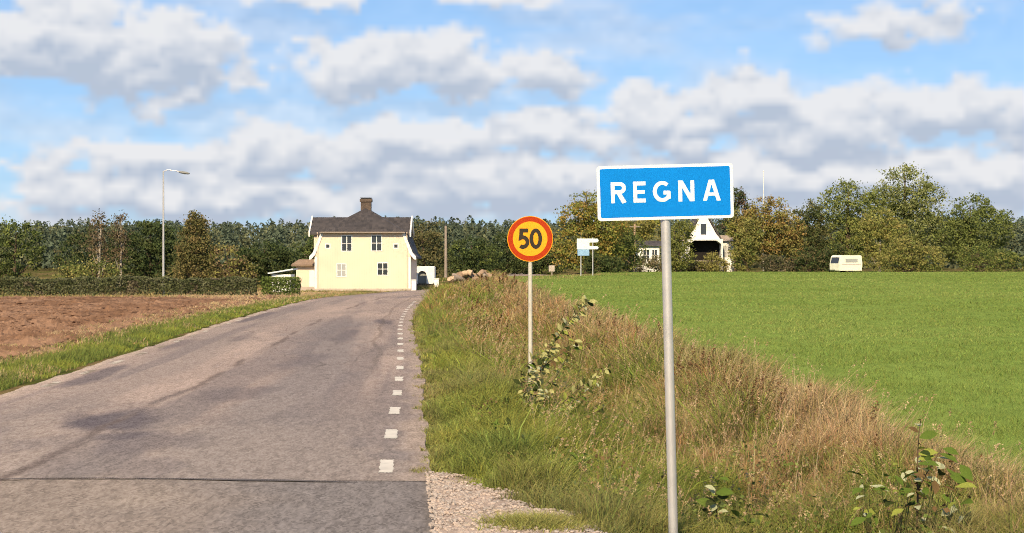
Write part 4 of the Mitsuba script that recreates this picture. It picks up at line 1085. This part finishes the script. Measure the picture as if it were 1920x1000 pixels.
# hedge: shaggy grey green to the left, trimmed and greener towards the house
for i, (x0, x1, cols, lab, hh) in enumerate(((-36, -15.2, [(.062, .070, .034), (.075, .08, .045), (.05, .058, .028), (.085, .075, .05)], 'shaggy grey green hedge behind the ploughed field', 1.05),
                                             (-14.9, -12.6, [(.058, .080, .022), (.07, .095, .026), (.045, .062, .02)], 'trimmed green hedge end left of the yellow house', 1.08))):
    t = thing('hedge', lab, 'hedge')
    r = np.random.default_rng(45 + i)
    n = int((x1 - x0) * 1100)
    px, py = r.uniform(x0, x1, n), 109 + r.uniform(-.45, .45, n)
    topz = hh * (1 + (.26 if i == 0 else .05) * 2 * (meshkit.fbm(np.stack([px * .9, 0 * px, 0 * px], -1), 3, 4) - .5))
    pz = topz * r.random(n) ** .7
    front = r.random(n) < .55
    py = np.where(front, 108.5 + .12 * r.standard_normal(n) + .25 * meshkit.fbm(np.stack([px * 1.6, pz * 2, 0 * px], -1), 3, 8), py)
    v, f = cards(np.stack([px, py, pz - .1], 1), r.uniform(.07, .16, n), r)
    cc = np.array(cols)
    c = cc[(meshkit.fbm(np.stack([px * .8, pz * 1.5, 0 * px], -1), 3, 5) * 2 * len(cc) - len(cc) / 2).astype(int).clip(0, len(cc) - 1)] * r.uniform(.65, 1.4, (n, 1)) * 2.0
    add(t + '__leaves', (v, f), 'foliage', kind='stuff', color=np.repeat(c, 4, 0))
    st = [tube([(a, 109 + r.normal(0, .1), -.3), (a + r.normal(0, .1), 109, hh * .8)], [.03, .012], 5) for a in np.arange(x0 + .1, x1, .35)]
    add(t + '__stems', cat(st), 'twig', kind='stuff')

# ------------------------------------------------------------------ leafy plants near the camera
half = np.array([(0, 0, 0), (.14, .22, .02), (.235, .48, .025), (.18, .74, -.03), (.0, 1.0, -.20)])
LV = np.vstack([[(0, .0, 0), (0, .25, -.03), (0, .5, -.05), (0, .75, -.10), (0, 1, -.20)], half[1:4], half[1:4] * [-1, 1, 1]])
LF = np.array([[0, 5, 1], [1, 5, 6], [1, 6, 2], [2, 6, 7], [2, 7, 3], [3, 7, 4], [0, 1, 8], [1, 9, 8], [1, 2, 9], [2, 10, 9], [2, 3, 10], [3, 4, 10]])
LEAF = {}


def leaf(parent, pos, direction, tilt, size, bsdf):
    """A leaf blade from its stalk along direction; its upper side turned towards the light, give or take tilt."""
    d = np.array(direction, float); d /= np.linalg.norm(d)
    up = np.array([math.sin(tilt * 1.7) * .8, -.55 + .5 * math.cos(tilt * 5), .7])
    nz = up - d * (up @ d); nz /= np.linalg.norm(nz) + 1e-9
    sx = np.cross(d, nz)
    R = np.eye(4); R[:3, 0], R[:3, 1], R[:3, 2], R[:3, 3] = sx * size, d * size, nz * size, pos
    if bsdf not in LEAF:
        LEAF[bsdf] = mikit.ply((LV, LF), bsdf, True)
    k, i = parent + '__leaf', 0
    while k in scene:
        i += 1
        k = f'{parent}__leaf_{i:03d}'
    scene[k] = {**LEAF[bsdf], 'to_world': T(R.tolist())}


def branch(parent, pts, r0, n, size, mats, rng, droop=.3, start=.15, spread=1.0):
    pts = np.array(pts, float)
    tt = np.linspace(0, 1, len(pts))
    cs = CubicSpline(tt, pts)
    u = np.linspace(0, 1, 12)
    add(parent + '__stem', tube(cs(u), r0 * (1 - .75 * u), 6), 'twig', smooth=True)
    for k, w in enumerate(np.linspace(start, 1, n)):
        p, d = cs(w), cs(w, 1)
        d = d / np.linalg.norm(d)
        side = np.cross(d, rng.standard_normal(3)); side /= np.linalg.norm(side)
        dirv = d * .45 + side * spread + [0, 0, -droop * rng.random()] + np.array([.1, -.35, 0])
        leaf(parent, p, dirv, rng.uniform(-.7, .7), size * 1.3 * rng.uniform(.65, 1.25), mats[rng.integers(len(mats))])


r = np.random.default_rng(51)
t = thing('willow_shrub', 'leafy shrub with a long pale leaved shoot arching beside the speed sign post', 'shrub')
z0 = float(ground(.28, 21.6))
LT = ['leaf_cream', 'leaf_lime', 'leaf_cream', 'leaf_cream', 'leaf_pale', 'leaf_dark', 'leaf_cream']
branch(t, [(.22, 21.6, z0), (.24, 21.5, .18), (.38, 21.4, .62), (.62, 21.3, 1.02), (.90, 21.2, 1.33)],   .012, 150, .078, LT, r, start=.18)
branch(t, [(.30, 21.5, .45), (.45, 21.3, .62), (.68, 21.2, .76), (.92, 21.1, .84)], .007, 18, .08, ['leaf_cream', 'leaf_lime', 'leaf_green', 'leaf_brown'], r)
branch(t, [(.22, 21.6, z0), (.16, 21.4, .2), (.10, 21.2, .45), (.22, 21.2, .62), (.34, 21.1, .66)], .008, 26, .075, ['leaf_lime', 'leaf_cream', 'leaf_dark', 'leaf_green'], r)
branch(t, [(.25, 21.6, z0), (.5, 21.3, .05), (.8, 21.2, .32), (1.12, 21.1, .56)], .008, 46, .066, ['leaf_lime', 'leaf_cream', 'leaf_cream', 'leaf_green', 'leaf_dark'], r, start=.3)
branch(t, [(.25, 21.6, z0), (.55, 21.2, -.12), (.85, 21.0, .0), (1.05, 20.9, .12)], .008, 20, .07, ['leaf_dark', 'leaf_brown', 'leaf_lime', 'leaf_cream'], r, start=.2)
branch(t, [(.2, 21.6, z0), (.12, 21.2, -.1), (.02, 21.0, .06), (-.08, 20.9, .16)], .007, 20, .07, ['leaf_brown', 'leaf_dark', 'leaf_lime'], r, start=.2)
branch(t, [(.25, 21.6, z0), (.35, 21.1, -.2), (.5, 20.9, -.1), (.62, 20.8, .02)], .007, 20, .07, ['leaf_brown', 'leaf_dark', 'leaf_cream', 'leaf_brown'], r, start=.1)
r = np.random.default_rng(52)
t = 'willow_shrub'
r = np.random.default_rng(57)
z0 = float(ground(.28, 21.6))
for q in [[(.2, 21.6, z0), (.18, 21.4, .15), (.24, 21.3, .42), (.40, 21.2, .78)], [(.2, 21.6, z0), (.12, 21.3, .05), (.16, 21.2, .3), (.20, 21.2, .52)], [(.28, 21.6, z0), (.42, 21.3, .25), (.60, 21.2, .60), (.72, 21.2, .86)],
          [(.22, 21.5, z0), (.30, 21.2, .02), (.28, 21.1, .2), (.34, 21.1, .36)], [(.3, 21.5, z0), (.55, 21.2, .02), (.76, 21.1, .2), (.98, 21.0, .40)]]:
    branch(t, q, .007, 40, .066, LT + ['leaf_lime', 'leaf_green'], r, start=.25)
t = thing('burdock_plant', 'tall brown stemmed plant with broad pale leaves at the lower right', 'plant')
z0 = float(ground(2.62, 12.0))
branch(t, [(2.62, 12, z0), (2.66, 12, .1), (2.66, 12, .40), (2.68, 12, .72)], .011, 20, .085, ['leaf_green', 'leaf_brown', 'leaf_lime', 'leaf_pale'], r, start=.3)
branch(t, [(2.66, 12, .26), (2.72, 11.95, .40), (2.80, 11.9, .55)], .006, 9, .09, ['leaf_pale', 'leaf_lime', 'leaf_green'], r)
base = np.array([2.55, 12.0, z0])
for i in range(84):
    p = np.array([2.56 + r.uniform(-.36, .34), 11.75 + r.uniform(-.2, .2), 0.])
    p[2] = -.02 + (.52 - .55 * max(0, 2.5 - p[0]) - .1 * max(0, p[0] - 2.6)) * r.random() ** .8
    if i % 2 == 0:
        add(t + '__leaf_stalk', tube([base + [(p[0] - 2.55) * .6, r.normal(0, .05), 0], (base + p) / 2 + [(p[0] - 2.55) * .35 + r.normal(0, .03), 0, .03], p], [.004, .003, .002], 5), 'stalk', smooth=True)
    m = ('leaf_pale', 'leaf_green', 'leaf_lime', 'leaf_pale', 'leaf_dark', 'leaf_green', 'leaf_brown', 'leaf_green')[i % 8]
    leaf(t, p, (r.normal((p[0] - 2.55) * 1.5, .5), r.uniform(-.9, -.2), r.uniform(-.5, .4)), r.uniform(-.6, .6), r.uniform(.055, .15), m)
r = np.random.default_rng(53)
t = thing('sapling', 'small broad leaved sapling in the ditch right of the blue sign pole', 'sapling')
z0 = float(ground(1.47, 13.0))
branch(t, [(1.47, 13, z0), (1.45, 12.95, -.02), (1.43, 12.9, .10), (1.46, 12.9, .24)], .006, 16, .095, ['leaf_lime', 'leaf_pale', 'leaf_green', 'leaf_dark'], r, start=.25)
branch(t, [(1.47, 13, z0), (1.6, 12.95, -.08), (1.68, 12.9, -.02)], .005, 9, .09, ['leaf_green', 'leaf_dark'], r, start=.3)
# small leafy weeds scattered in the ditch
for i, (px, py, hh) in enumerate(((.75, 13.6, .22), (1.9, 13.4, .2), (.55, 15.2, .25), (-.05, 17.5, .2))):
    r = np.random.default_rng(54 + i)
    t = thing('weed', ('dark leafed weed in the ditch left of the blue sign pole', 'leafy weed in the ditch midway between the sapling and the burdock', 'green weed in the ditch below the arching shrub', 'small leafy weed on the verge left of the arching shrub')[i], 'weed')
    z0 = float(ground(px, py))
    for k in range(3):
        a = r.uniform(0, 6.28)
        branch(t, [(px, py, z0), (px + .06 * math.cos(a), py - .05, z0 + hh * .9), (px + .15 * math.cos(a), py - .1, z0 + hh * 1.5)], .004, 8, .07, ['leaf_green', 'leaf_dark', 'leaf_green', 'leaf_lime'], r, start=.2)
